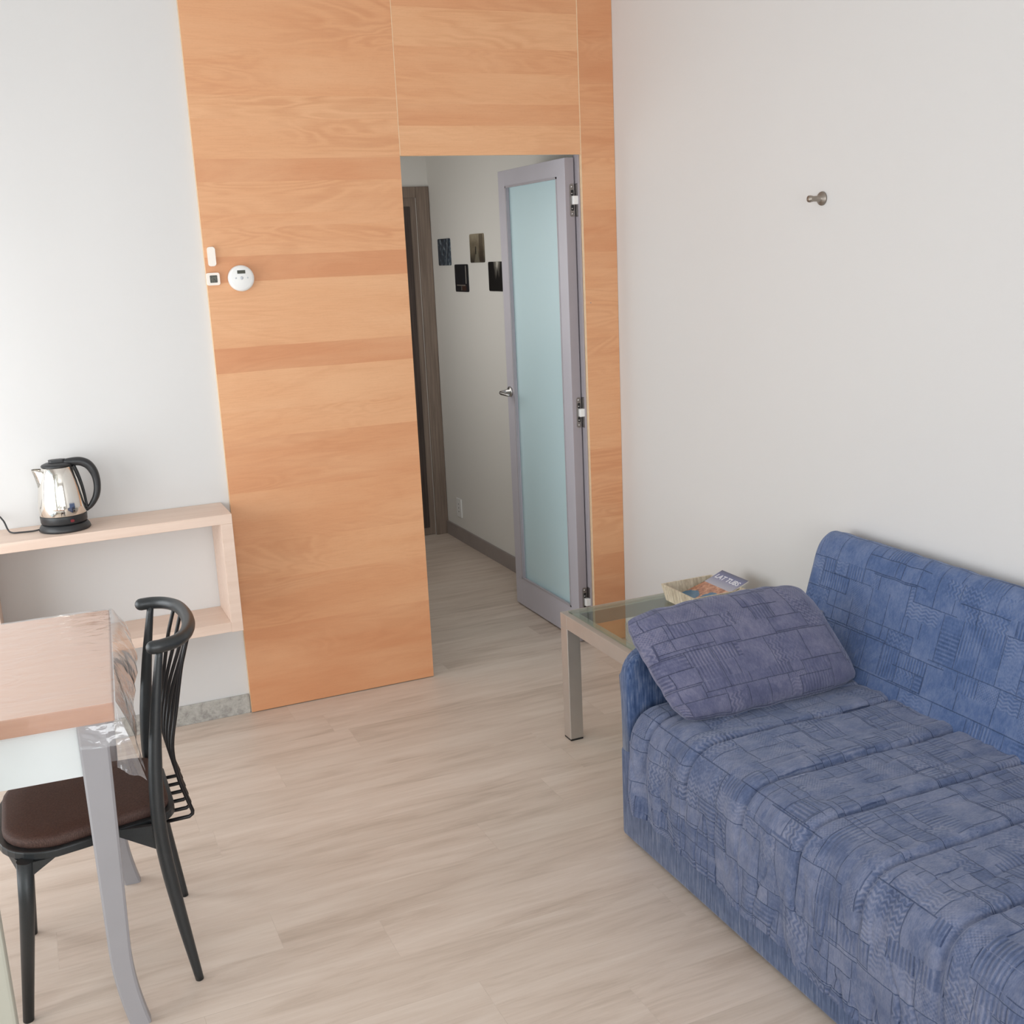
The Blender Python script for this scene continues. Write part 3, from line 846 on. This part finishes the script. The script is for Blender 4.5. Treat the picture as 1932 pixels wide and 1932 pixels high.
# ================================================================== GLASS SIDE TABLE
TX0, TX1, TY0, TY1, TZ = -0.578, 0.108, -1.470, -0.822, 0.476
st = thing('glass_side_table', 'square side table with satin metal frame and clear glass top, beside the sofa', 'side table', ((TX0+TX1)/2, (TY0+TY1)/2, 0))
fw, fh = 0.052, 0.052
b = new()
box(b, TX0, TX1, TY1-fw, TY1, TZ-fh, TZ, 0.0025); box(b, TX0, TX1, TY0, TY0+fw, TZ-fh, TZ, 0.0025)
box(b, TX0, TX0+fw, TY0+fw-0.003, TY1-fw+0.003, TZ-fh, TZ-0.0002, 0.0025); box(b, TX1-fw, TX1, TY0+fw-0.003, TY1-fw+0.003, TZ-fh, TZ-0.0002, 0.0025)
obj('frame', b, M['champagne'], st)
for x0 in (TX0, TX1-fw):
    for y0 in (TY0, TY1-fw):
        b = new(); box(b, x0+0.0003, x0+fw-0.0003, y0+0.0003, y0+fw-0.0003, 0.006, TZ-fh+0.001, 0.0025); lg = obj('leg', b, M['champagne'], st)
        b = new(); box(b, x0+0.001, x0+fw-0.001, y0+0.001, y0+fw-0.001, 0.0, 0.0062, 0.001); obj('foot_pad', b, M['black_rubber'], lg)
b = new(); box(b, TX0+0.022, TX1-0.022, TY0+0.022, TY1-0.022, TZ, TZ+0.006, 0.001); g = obj('glass_top', b, M['glass'], st); g['label'] = 'clear greenish glass pane'

# ---- wooden tray and brochure
TRZ = TZ+0.0065
def tray_mat():
    t = NT('whitewashed_wood')
    co = t.coords()
    g = t.noise(t.mapping(co, (60, 60, 9)), 1.5, 5, 0.6, 0.4)
    s = t.sep(co)
    seam = t.m('LESS_THAN', t.m('PINGPONG', t.m('ADD', s[1], 0.3), 0.021), 0.0011)
    seam = t.m('MULTIPLY', seam, t.m('GREATER_THAN', t.noise(co, 30, 2), 0.45))
    c = t.ramp(g, [(0.32, srgb(186, 170, 146)), (0.66, srgb(224, 212, 190))])
    return t.set(color=t.mix(t.m('MULTIPLY', seam, 0.75), c, srgb(120, 104, 84)), rough=0.7)
M['tray'] = tray_mat()
tcx, tcy = -0.106, -1.015
tr = thing('wooden_tray', 'whitewashed wooden tray box with flared sides on the glass table', 'tray', (tcx, tcy, TRZ))
th, ht, hb = 0.060, 0.107, 0.094      # height, half size at top / bottom
b = new(); box(b, tcx-hb+0.004, tcx+hb-0.004, tcy-hb+0.004, tcy+hb-0.004, TRZ, TRZ+0.006); obj('base', b, M['tray'], tr)
for k in range(4):
    b = new()
    R_ = Matrix.Rotation(k*PI/2, 3, 'Z')
    i0, i1 = hb-0.006, ht-0.006
    P = [(-hb, -hb, 0), (hb, -hb, 0), (ht, -ht, th), (-ht, -ht, th), (-i0, -i0, 0), (i0, -i0, 0), (i1, -i1, th), (-i1, -i1, th)]
    V = [b.verts.new(R_ @ Vector(p) + Vector((tcx, tcy, TRZ))) for p in P]
    for q in ((0, 1, 2, 3), (5, 4, 7, 6), (0, 4, 5, 1), (3, 2, 6, 7), (1, 5, 6, 2), (4, 0, 3, 7)): b.faces.new([V[i] for i in q])
    obj('side', b, M['tray'], tr)
def cover_mat():
    t = NT('brochure_cover')
    s = t.sep(t.coords('UV')); u, v = s[0], s[1]     # u across the page, v up the page
    uv = t.coords('UV')
    n1 = t.noise(t.mapping(uv, (3, 3, 1)), 3, 6, 0.65, 1.0)
    n2 = t.noise(t.mapping(uv, (2, 2, 1), loc=(5, 2, 0)), 1.4, 2, 0.4, 0.4)
    n3 = t.noise(uv, 26, 3)
    land = t.ramp(n1, [(0.30, srgb(96, 66, 54)), (0.48, srgb(188, 124, 92)), (0.60, srgb(214, 160, 126)), (0.75, srgb(226, 196, 168))])
    land = t.mix(t.m('MULTIPLY', n3, 0.35), land, srgb(120, 84, 66))
    sea = t.mix(n1, srgb(38, 84, 122), srgb(90, 140, 170))
    def blob(cu, cv, ru, rv):
        a = t.m('POWER', t.m('DIVIDE', t.m('SUBTRACT', u, cu), ru), 2.0); b_ = t.m('POWER', t.m('DIVIDE', t.m('SUBTRACT', v, cv), rv), 2.0)
        return t.m('LESS_THAN', t.m('ADD', t.m('ADD', a, b_), t.m('MULTIPLY', t.m('SUBTRACT', n1, 0.5), 1.2)), 1.0)
    c = t.mix(blob(0.74, 0.34, 0.20, 0.17), land, sea)
    c = t.mix(blob(0.24, 0.22, 0.26, 0.16), c, sea)
    sky = t.ramp(v, [(0.64, srgb(176, 176, 188)), (0.90, srgb(108, 112, 150)), (1.0, srgb(88, 90, 110))])
    c = t.mix(t.m('GREATER_THAN', v, 0.64), c, sky)
    return t.set(color=c, rough=0.3, spec=0.5, coat=0.3)
# brochure leans from the tray floor over the right rim; page top points to +x, text runs towards -y
A = Vector((-0.190, -0.932, TRZ+0.020)); B = Vector((0.034, -0.862, TRZ+0.094))
pl = 0.245
P0 = Vector((-0.188, tcy, TRZ+0.012)); P1 = Vector((0.034, tcy+0.004, TRZ+0.077))
wid = Vector((0.0, -1.0, 0.0)); PW = 0.162
br = thing('brochure', 'glossy travel brochure with coast photo cover, lying tilted in the wooden tray', 'brochure', tuple(P0))
up_ = (P1-P0)
def page(u, v, off=0.0, sag=0.0):
    base = P0 + up_*v + wid*((u-0.5)*PW)
    nrm_ = wid.cross(up_).normalized()
    if nrm_.z < 0: nrm_ = -nrm_
    return base + nrm_*(off + 0.006*math.sin(v*PI)*(-1))
def slab(b, off0, off1, nv=14):
    V0 = [[b.verts.new(page(i, j/nv, off0)) for j in range(nv+1)] for i in (0, 1)]
    V1 = [[b.verts.new(page(i, j/nv, off1)) for j in range(nv+1)] for i in (0, 1)]
    uvl = b.loops.layers.uv.verify()
    def F(vs, uvs):
        f = b.faces.new(vs)
        for lp, q in zip(f.loops, uvs): lp[uvl].uv = q
    for j in range(nv):
        F((V1[0][j], V1[1][j], V1[1][j+1], V1[0][j+1]), ((0, j/nv), (1, j/nv), (1, (j+1)/nv), (0, (j+1)/nv)))
        F((V0[0][j+1], V0[1][j+1], V0[1][j], V0[0][j]), ((0, 0),)*4)
        for i in (0, 1): F((V0[i][j], V0[i][j+1], V1[i][j+1], V1[i][j]), ((0, 0),)*4)
    F((V0[0][0], V0[1][0], V1[1][0], V1[0][0]), ((0, 0),)*4); F((V0[0][nv], V0[1][nv], V1[1][nv], V1[0][nv]), ((0, 0),)*4)
M['paper'] = simple('paper', srgb(228, 226, 220), 0.6)
b = new(); slab(b, -0.0045, -0.0006); obj('pages', b, M['paper'], br)
b = new(); slab(b, -0.0006, 0.0); cov = obj('cover', b, cover_mat(), br)
def text_mesh(s, size, mat, name, parent, origin, xdir, ydir, extrude=0.0003):
    cu = bpy.data.curves.new('txt', 'FONT'); cu.body = s; cu.size = size; cu.extrude = extrude; cu.offset = size*0.02
    cu.align_x = 'CENTER'; cu.align_y = 'CENTER'
    to = bpy.data.objects.new('txt', cu); COL.objects.link(to)
    bpy.context.view_layer.update()
    dg = bpy.context.evaluated_depsgraph_get()
    me = bpy.data.meshes.new_from_object(to.evaluated_get(dg))
    bpy.data.objects.remove(to, do_unlink=True)
    xd = Vector(xdir).normalized(); yd = Vector(ydir).normalized(); zd = xd.cross(yd)
    off = ORG[parent.name]
    for v in me.vertices:
        p = v.co.copy(); v.co = Vector(origin)-off + xd*p.x + yd*p.y + zd*p.z
    me.materials.clear(); me.materials.append(mat)
    o = bpy.data.objects.new(name, me); COL.objects.link(o); o.parent = parent; ORG[o.name] = off.copy()
    return o
M['white_ink'] = simple('white_ink', srgb(232, 232, 240), 0.4)
c0 = page(0.5, 0.845, 0.0006)
o = text_mesh('LAT TUBS', 0.0320, M['white_ink'], 'cover_title', cov, c0, wid, page(0.5, 0.87)-page(0.5, 0.82))

# ================================================================== SOFA
SXF, SXB, SYE, SYN = -0.745, 0.128, -1.545, -3.55      # front, back, far end, near end
so = thing('sofa', 'blue sofa against the right wall with patchwork backrest', 'sofa', ((SXF+SXB)/2, (SYE+SYN)/2, 0))
b = new(); box(b, SXF, SXB-0.02, SYN, SYE, 0.012, 0.30, 0.014, 3)
for f in b.faces: f.smooth = True
obj('base', b, M['chenille'], so)
# far armrest: slim upright panel with rounded top front corner
def arm(y0, y1):
    b = new()
    poly = []
    x0, x1, z0, z1, r = SXF+0.0015, SXB-0.022, 0.27, 0.602, 0.085
    poly += [(x1, z0), (x0, z0)]
    for k in range(9):
        a = PI - k/8*PI/2
        poly.append((x0+r+r*math.cos(a), z1-r+r*math.sin(a)))
    poly += [(x1, z1)]
    prism(b, poly, 'Y', y0, y1, bev=0.016)
    for f in b.faces: f.smooth = True
    return b
obj('armrest', arm(-1.602, SYE-0.0015), M['chenille'], so)
obj('armrest', arm(SYN+0.0015, SYN+0.055), M['chenille'], so)
# backrest: rounded profile swept along Y
def arc_profile(pts, n=10):
    P = catmull([(x, 0, z) for x, z in pts], n)
    L = [0]
    for i in range(1, len(P)): L.append(L[-1]+(P[i]-P[i-1]).length)
    return P, L
bp = [(-0.122, 0.36), (-0.088, 0.46), (-0.050, 0.58), (-0.014, 0.70), (0.006, 0.770), (0.028, 0.808), (0.062, 0.826), (0.098, 0.812), (0.118, 0.780), (0.122, 0.70), (0.122, 0.50), (0.122, 0.30)]
P, L = arc_profile(bp, 8)
yb0, yb1 = -1.480, SYN+0.058
b = new()
NY = 240
cen = Vector((0.05, 0, 0.60))
def bfn(a, t):
    i = a*(len(P)-1); k = min(int(i), len(P)-2); q = P[k].lerp(P[k+1], i-k)
    y = yb0 + (yb1-yb0)*t
    d = min(y-yb1, yb0-y); e = max(0.0, 1-d/0.030)
    s = 1-0.16*(1-math.sqrt(max(0, 1-e*e))) if e > 0 else 1
    p = cen + (Vector((q.x, 0, q.z))-cen)*s
    nz = noise.noise(Vector((q.x*4, y*3.5, q.z*5)))*0.004
    p += (Vector((q.x, 0, q.z))-cen).normalized()*nz
    if q.z > 0.74: p.z += 0.0035*noise.noise(Vector((3, y*22, q.x*4)))
    return Vector((min(p.x, 0.1325), y, p.z))
def buv(a, t):
    i = a*(len(P)-1); k = min(int(i), len(P)-2)
    return (-(yb1-yb0)*t*-1, L[k]+(L[k+1]-L[k])*(i-k))
V = grid(b, len(P)-1, NY, bfn, lambda a, t: (abs(yb1-yb0)*t, buv(a, t)[1]))
uvl = b.loops.layers.uv.verify()
for col in (0, NY):
    c = b.verts.new(Vector((cen.x, V[0][col].co.y, cen.z)))
    for i in range(len(P)-1):
        f = b.faces.new((V[i][col], V[i+1][col], c)); f.smooth = True
        for lp in f.loops: lp[uvl].uv = (lp.vert.co.x, lp.vert.co.z)

o = obj('backrest', b, M['back_fab'], so); o['label'] = 'blue backrest with embossed patchwork weave'
# seat mattress below the spread
b = new(); box(b, SXF+0.03, -0.06, SYN+0.07, -1.610, 0.295, 0.425, 0.03, 3)
for f in b.faces: f.smooth = True
obj('seat_mattress', b, M['chenille'], so)

# ---- bedspread draped over the seat
ZS = 0.447
prof = [(-0.068, 0.452), (-0.20, 0.450), (-0.40, 0.450), (-0.60, 0.448), (-0.685, 0.442), (-0.728, 0.418), (-0.752, 0.375), (-0.762, 0.30), (-0.766, 0.22), (-0.768, 0.135)]
PP, LL = arc_profile(prof, 12)
ys0, ys1 = -1.606, -3.485
chan = [-1.720, -1.935, -2.175, -2.395, -2.605, -2.825, -3.04, -3.25]
nP = len(PP)-1
def hemz(y):
    t = min(1, max(0, (-1.6-y)/0.9))
    return 0.158-0.055*t
def sfn(a, t):
    i = a*nP; k = min(int(i), nP-1); q = PP[k].lerp(PP[k+1], i-k)
    s = LL[k]+(LL[k+1]-LL[k])*(i-k)
    y = ys0+(ys1-ys0)*t
    x, z = q.x, q.z
    front = max(0.0, min(1.0, (s-0.60)/0.10))      # 0 on the top, 1 on the vertical drop
    # stretch the drop so the hem follows its slanting line
    if z < 0.30: z = 0.30-(0.30-z)*(0.30-hemz(y))/(0.30-0.135)
    drop = max(0.0, (0.40-z)/0.28)
    nx, nz_ = (-math.sin(front*PI/2), math.cos(front*PI/2))
    h = 0.0
    wob = 0.012*noise.noise(Vector((s*3.0, y*0.6, 2.0)))
    for c in chan:
        d = y-(c+wob+0.03*(s-0.3)*0.4)
        fade = 1.0 if drop <= 0.15 else max(0.0, 1-(drop-0.15)/0.55)
        h -= 0.0125*math.exp(-(d/0.008)**2)*fade
        h += 0.0045*math.exp(-((d-0.030)/0.030)**2)*fade
    h += 0.0050*noise.noise(Vector((s*2.2, y*13.0, 0.0)))*(1-0.4*front)
    h += 0.0034*noise.noise(Vector((s*6, y*34.0, 4.0)))
    h += 0.0022*noise.noise(Vector((s*30, y*24.0, 9.0)))
    cr2 = noise.noise(Vector((s*2.4, y*11.0, 6.0)))
    h -= (1-front)*0.0035*max(0.0, 1-abs(cr2)*12)
    if front > 0:
        h += front*drop*0.015*noise.noise(Vector((s*2.0, y*8.0, 7.0)))
        h += front*0.007*noise.noise(Vector((s*7.0+y*5, y*13.0, 1.0)))
        cr_ = noise.noise(Vector((s*5.0+y*3, y*17.0, 3.0)))
        h -= front*0.006*max(0.0, 1-abs(cr_)*14)*min(1, drop*2)
        end = max(0.0, 1-(ys0-y)/0.34)
        h += front*end*0.016*math.sin(y*62+s*13)*min(1, drop*1.6)
        h += front*0.004
    # soft shoulder at the far end of the mattress and small tuck near the arm
    e = max(0.0, 1-(ys0-y)/0.045)
    z2 = z + h*nz_ - 0.030*e*e*(1-front*0.4)
    x2 = x + h*nx + 0.022*e*e*front
    x2 = min(x2, -0.0625) if front == 0 else x2
    return Vector((min(x2, -0.7475) if drop > 0.15 else x2, y, z2))
b = new()
V = grid(b, nP, 620, sfn, lambda a, t: (abs(ys1-ys0)*t*0.95, -(LL[min(int(a*nP), nP)])))
# thin hem turn-under
bmesh.ops.recalc_face_normals(b, faces=b.faces)
if sum(f.normal.z for f in b.faces) < 0: bmesh.ops.reverse_faces(b, faces=b.faces)
o = obj('bedspread', b, M['spread'], recalc=False); setp(o, 'quilted blue patchwork spread draped over the sofa seat and its front', 'bedspread')

# ---- cushion leaning on the armrest
def cushion():
    b = new()
    W, H, T = 0.622, 0.340, 0.068
    n = 56
    c = Vector((-0.425, -1.712, 0.585))
    xd = Vector((0.995, 0.020, -0.002)).normalized()
    yd = Vector((-0.02, 0.585, 0.80)); yd = (yd - xd*yd.dot(xd)).normalized()
    zd = xd.cross(yd)                     # faces the viewer and up
    def shape(u, v, side):
        # u,v in -1..1 ; squarish outline with rounded, slightly pulled corners
        k = 0.90
        su = u*(1-0.065*abs(v)**5*abs(u)**2); sv = v*(1-0.11*abs(u)**5*abs(v)**2)
        p = max(0.0, (1-abs(u)**3.6))**0.46*max(0.0, (1-abs(v)**3.0))**0.48
        th = T*p
        x = su*W/2; y = sv*H/2
        # skew: the outline in the photo leans as a parallelogram
        x += -0.038*v
        w_ = 0.004*noise.noise(Vector((u*3.1, v*3.0, 5)))+0.0035*noise.noise(Vector((u*7+2, v*6, 1)))
        edge = 0.006*noise.noise(Vector((u*5, v*5, 8)))
        x += edge*(abs(u)**4); y += edge*(abs(v)**4)
        fold = -0.010*math.exp(-((u-0.15-0.5*v)**2)/0.012)*max(0, v)*0.7
        zz = side*(th) + (w_+fold)*p*side
        return c + xd*x + yd*y + zd*(zz + 0.010*(1-u*u))
    for side in (1, -1):
        grid(b, n, n, lambda a, t, s=side: shape(math.sin((a-0.5)*PI*0.999), math.sin((t-0.5)*PI*0.999), s),
             lambda a, t, s=side: (W/2*math.sin((a-0.5)*PI)+s, H/2*math.sin((t-0.5)*PI)*1.05))
    bmesh.ops.remove_doubles(b, verts=b.verts, dist=0.0008)
    return b
o = obj('cushion', cushion(), M['cushion_fab']); setp(o, 'grey-blue patchwork cushion leaning on the far armrest of the sofa', 'cushion')

# ================================================================== DINING CHAIR
ch = thing('dining_chair', 'charcoal metal dining chair with brown seat and curved top rail, tucked under the table', 'chair', (-2.20, -1.44, 0))
CM = M['chair_metal']
yn, yf = -1.640, -1.245
ym = (yn+yf)/2
# seat pad: rounded square
SZ = 0.452
def seat_poly(g=0.0, z=0):
    out = []
    x0, x1 = -2.405-g, -2.008+g
    yf0, yf1 = yn+0.006-g, yf+0.020+g       # front width
    yr0, yr1 = yn+0.045-g, yf-0.010+g       # rear width
    for cx, cy, a0, r in ((x1-0.07, yr1-0.07, 0, 0.07), (x0+0.125, yf1-0.125, 90, 0.125), (x0+0.125, yf0+0.125, 180, 0.125), (x1-0.07, yr0+0.07, 270, 0.07)):
        r += g
        for k in range(9):
            a = math.radians(a0+90*k/8); out.append((cx+r*math.cos(a)*(1), cy+r*math.sin(a)))
    return out
b = new()
pol = seat_poly(-0.004)
cx_, cy_ = -2.205, ym+0.005
lay = [(0.985, SZ-0.024), (1.0, SZ-0.018), (1.0, SZ-0.008), (0.985, SZ-0.001), (0.93, SZ+0.004), (0.7, SZ+0.006), (0.35, SZ+0.005), (0.02, SZ+0.004)]
rings = [[b.verts.new(Vector((cx_+(x-cx_)*s, cy_+(y-cy_)*s, z))) for x, y in pol] for s, z in lay]
n_ = len(pol)
for A_, B_ in zip(rings, rings[1:]):
    for k in range(n_):
        f = b.faces.new((A_[k], A_[(k+1) % n_], B_[(k+1) % n_], B_[k])); f.smooth = True
b.faces.new(rings[-1]); b.faces.new(list(reversed(rings[0])))
o = obj('seat', b, M['seat'], ch); o['label'] = 'brown woven seat pad'
b = new()
prism(b, seat_poly(0.002), 'Z', SZ-0.045, SZ-0.024, bev=0.004)
# corner gussets under the seat
def gusset(p, q, zt, d):
    """triangular web from leg point p (x,y) towards q, height d"""
    t = bmesh.new()
    P_ = Vector((p[0], p[1], 0)); Q_ = Vector((q[0], q[1], 0)); n = (Q_-P_).cross(Vector((0, 0, 1))).normalized()*0.006
    vs_ = []
    for s in (-1, 1):
        vs_.append([t.verts.new(P_+n*s+Vector((0, 0, zt))), t.verts.new(Q_+n*s+Vector((0, 0, zt))), t.verts.new(P_+n*s+Vector((0, 0, zt-d)))])
    t.faces.new(vs_[0]); t.faces.new(list(reversed(vs_[1])))
    for k in range(3): t.faces.new((vs_[0][k], vs_[1][k], vs_[1][(k+1) % 3], vs_[0][(k+1) % 3]))
    merge(b, t)
zt = SZ-0.044
gusset((-2.352, yn+0.010), (-2.285, yn+0.012), zt, 0.040); gusset((-2.352, yn+0.010), (-2.385, yn+0.080), zt, 0.055)
gusset((-2.352, yf-0.005), (-2.285, yf-0.005), zt, 0.040)
for yy in (yn+0.012, yf-0.010):
    gusset((-2.045, yy), (-2.175, yy+(0.030 if yy < ym else -0.03)), zt+0.018, 0.072)
obj('seat_frame', b, CM, ch)
for yy, fx, fy in ((yn+0.012, -2.398, yn+0.022), (yf-0.006, -2.382, yf+0.010)):
    b = new(); tube(b, [(-2.352, yy, SZ-0.040), (-2.362, yy+(fy-yy)*0.3, 0.30), (fx, fy, 0.0)], [0.0185, 0.0165, 0.0125], 18)
    obj('leg', b, CM, ch)
RZ = 0.868
for yy, fy, sgn, dx in ((yn, -1.648, 1, 0.0), (yf, -1.240, -1, 0.020)):
    b = new()
    pts = catmull([(-2.004+dx, fy, 0.0), (-2.030+dx, fy*0.55+yy*0.45, 0.190), (-2.048+dx, yy, 0.350), (-2.052+dx, yy, 0.460), (-2.044+dx, yy+0.004*sgn, 0.580), (-2.026+dx, yy+0.010*sgn, 0.720), (-2.002+dx, yy+0.016*sgn, RZ-0.008)], 8)
    tube(b, pts, [0.0100, 0.0140, 0.0165, 0.0170, 0.0165, 0.0130, 0.0085], 18)
    obj('leg', b, CM, ch)
b = new()
rp = [(-2.016, yn+0.012, RZ), (-1.995, yn+0.014, RZ), (-1.960, yn+0.032, RZ), (-1.934, yn+0.075, RZ), (-1.918, yn+0.135, RZ), (-1.912, ym, RZ), (-1.913, yf-0.135, RZ), (-1.922, yf-0.075, RZ), (-1.945, yf-0.032, RZ), (-1.975, yf-0.012, RZ), (-2.004, yf-0.010, RZ)]
tube(b, catmull(rp, 8), 0.0160, 20, round_ends=True)
obj('top_rail', b, CM, ch)
for k in range(6):
    y = yn+0.072+k*(yf-yn-0.144)/5
    t_ = (k-2.5)/2.5
    xr = -1.914-0.016*abs(t_)**2
    yt = ym+(y-ym)*1.0
    b = new()
    pts = catmull([(xr, yt, RZ-0.008), (xr-0.022, yt, 0.790), (-1.974, y, 0.690), (-1.995, y, 0.590), (-1.990, y, 0.510), (-1.975, y, 0.445), (-1.966, y, 0.412)], 8)
    pts += [Vector((-1.967, y, 0.404)), Vector((-1.975, y, 0.3985)), Vector((-2.06, y, 0.3985))]
    tube(b, pts, 0.0048, 10)
    obj('spindle', b, M['black_metal'], ch)
b = new(); tube(b, [(-2.052, yn+0.004, 0.402), (-2.052, yf-0.004, 0.402)], 0.007, 10); obj('rear_crossbar', b, M['black_metal'], ch)

# ================================================================== DINING TABLE (local frame: origin at the near right top corner's foot)
TH = math.radians(-3.8)
tt = thing('dining_table', 'dining table with pale top, white apron and grey curved legs, partly under plastic film', 'table', (-2.124, -1.779, 0.0), TH)
TT = 0.810; TL = -1.15; TW = 0.728
b = new(); box(b, TL, 0.0, 0.0, TW, TT-0.044, TT, 0.003)
for f in b.faces: f.material_index = 0 if f.normal.z > 0.5 else 1
M['table_edge'] = maple_mat('table_edge_band', srgb(200, 140, 102), srgb(212, 156, 118))
obj('tabletop', b, [M['tabletop'], M['table_edge']], tt, local=True)
b = new()
ax1, ay0, ay1, az0, az1 = -0.045, 0.030, TW-0.030, 0.638, TT-0.044
box(b, TL+0.045, ax1, ay0, ay0+0.018, az0, az1, 0.001); box(b, TL+0.045, ax1, ay1-0.018, ay1, az0, az1, 0.001)
box(b, ax1-0.018, ax1, ay0+0.018, ay1-0.018, az0, az1, 0.001); box(b, TL+0.045, TL+0.063, ay0+0.018, ay1-0.018, az0, az1, 0.001)
obj('apron', b, M['apron'], tt, local=True)
def table_leg(cx, cy, sx, sy):
    """square section leg, straight then curving outward (sx along x) at the foot"""
    b = new()
    zs = [TT-0.044, 0.60, 0.45, 0.32, 0.22, 0.14, 0.08, 0.03, 0.0]
    zs = [TT-0.044+(0-(TT-0.044))*k/26 for k in range(27)]
    rings = []
    for z in zs:
        t = 1-z/(TT-0.044)
        wx = 0.064-0.019*min(1, t*1.15)
        wy = 0.046-0.010*t
        fl = 0.026*max(0, (0.20-z)/0.20)**1.8
        x0 = cx-0.033 if sx > 0 else cx+0.033-wx
        x0 += sx*fl; y0 = cy - wy/2 + sy*fl*0.25
        c = 0.005
        ring = [(x0+c, y0), (x0+wx-c, y0), (x0+wx, y0+c), (x0+wx, y0+wy-c), (x0+wx-c, y0+wy), (x0+c, y0+wy), (x0, y0+wy-c), (x0, y0+c)]
        rings.append([b.verts.new(Vector((x, y, z))) for x, y in ring])
    for A_, B_ in zip(rings, rings[1:]):
        for k in range(8): b.faces.new((A_[k], A_[(k+1) % 8], B_[(k+1) % 8], B_[k]))
    b.faces.new(rings[0]); b.faces.new(list(reversed(rings[-1])))
    return b
for cx, sx in ((-0.048, 1), (TL+0.048, -1)):
    for cy, sy in ((0.038, -1), (TW-0.045, 1)):
        obj('leg', table_leg(cx, cy, sx, sy), M['table_leg'], tt, local=True)

# ---- plastic film over the table top, hanging at its right end
def film_sheet():
    b = new()
    z0 = TT+0.0012
    nx, ny = 60, 70
    # top sheet with light creases
    def top(a, t):
        x = TL*0.98*(1-a)+0.006*a; y = -0.004+(TW+0.008)*t
        h = 0.0012+0.0010*abs(noise.noise(Vector((x*9, y*7, 1))))
        h += 0.0045*max(0, 1-abs(x+0.11)/0.11)*abs(noise.noise(Vector((x*6+y*8, y*26, 3))))*max(0.0, (y-0.35)/0.4)
        return Vector((x, y, TT+h))
    grid(b, nx, ny, top)
    # narrow front lip stuck to the top's edge and the flap over the near leg
    def lip(a, t):
        x = TL*0.98*(1-a)+0.006*a
        return Vector((x, -0.0035-0.0012*noise.noise(Vector((x*20, t*3, 0))), TT+0.001-0.046*t))
    grid(b, 50, 3, lip)
    def frontflap(a, t):
        x = -0.078+0.090*a
        drop = 0.046+0.050*t
        bul = 0.010*math.sin(a*PI)*t+0.006*noise.noise(Vector((a*5, t*4, 3)))*t
        return Vector((x+0.016*t*(a), -0.0045-bul-0.014*t*a, TT+0.001-drop+0.006*t*a))
    grid(b, 18, 12, frontflap)
    # side flap: far part bulges outward, near part falls in a long pointed fold
    def side(a, t):
        y = TW+0.004 - (TW+0.008)*a           # a: far -> near
        hang = [0.030, 0.060, 0.085, 0.100, 0.105, 0.110, 0.118, 0.135, 0.158]
        q = a*(len(hang)-1); k = min(int(q), len(hang)-2); H_ = hang[k]*(1-(q-k))+hang[k+1]*(q-k)
        outs = [0.014, 0.042, 0.052, 0.048, 0.038, 0.030, 0.028, 0.032, 0.040]
        O_ = outs[k]*(1-(q-k))+outs[k+1]*(q-k)
        w_ = 0.010*noise.noise(Vector((a*8, t*1.5, 4)))+0.003*noise.noise(Vector((a*20, t*3, 7)))
        x = 0.006 + O_*math.sin(t*PI/2)**1.0 + w_*t
        yy = y - 0.035*t*a*a
        return Vector((x, yy, TT+0.0012-H_*t**1.15))
    grid(b, 80, 22, side)
    # loose corner fold hanging between the leg and the chair
    def corner(a, t):
        x = 0.006 + (-0.014+0.058*a)*t
        z = TT+0.0012 - t*(0.152+0.045*a)
        w_ = 0.007*math.sin(a*9+1)*t + 0.006*noise.noise(Vector((a*6, t*5, 9)))*t
        return Vector((x, -0.006-0.004*t+w_+0.012*a*t, z))
    grid(b, 20, 28, corner)
    bmesh.ops.remove_doubles(b, verts=b.verts, dist=0.0004)
    return b
b = film_sheet()
pf = obj('plastic_film', b, M['film'], None)
pf.location = (-2.124, -1.779, 0.0); pf.rotation_euler = (0, 0, TH)
setp(pf, 'clear plastic film covering the table top and hanging off its right end', 'plastic sheet')
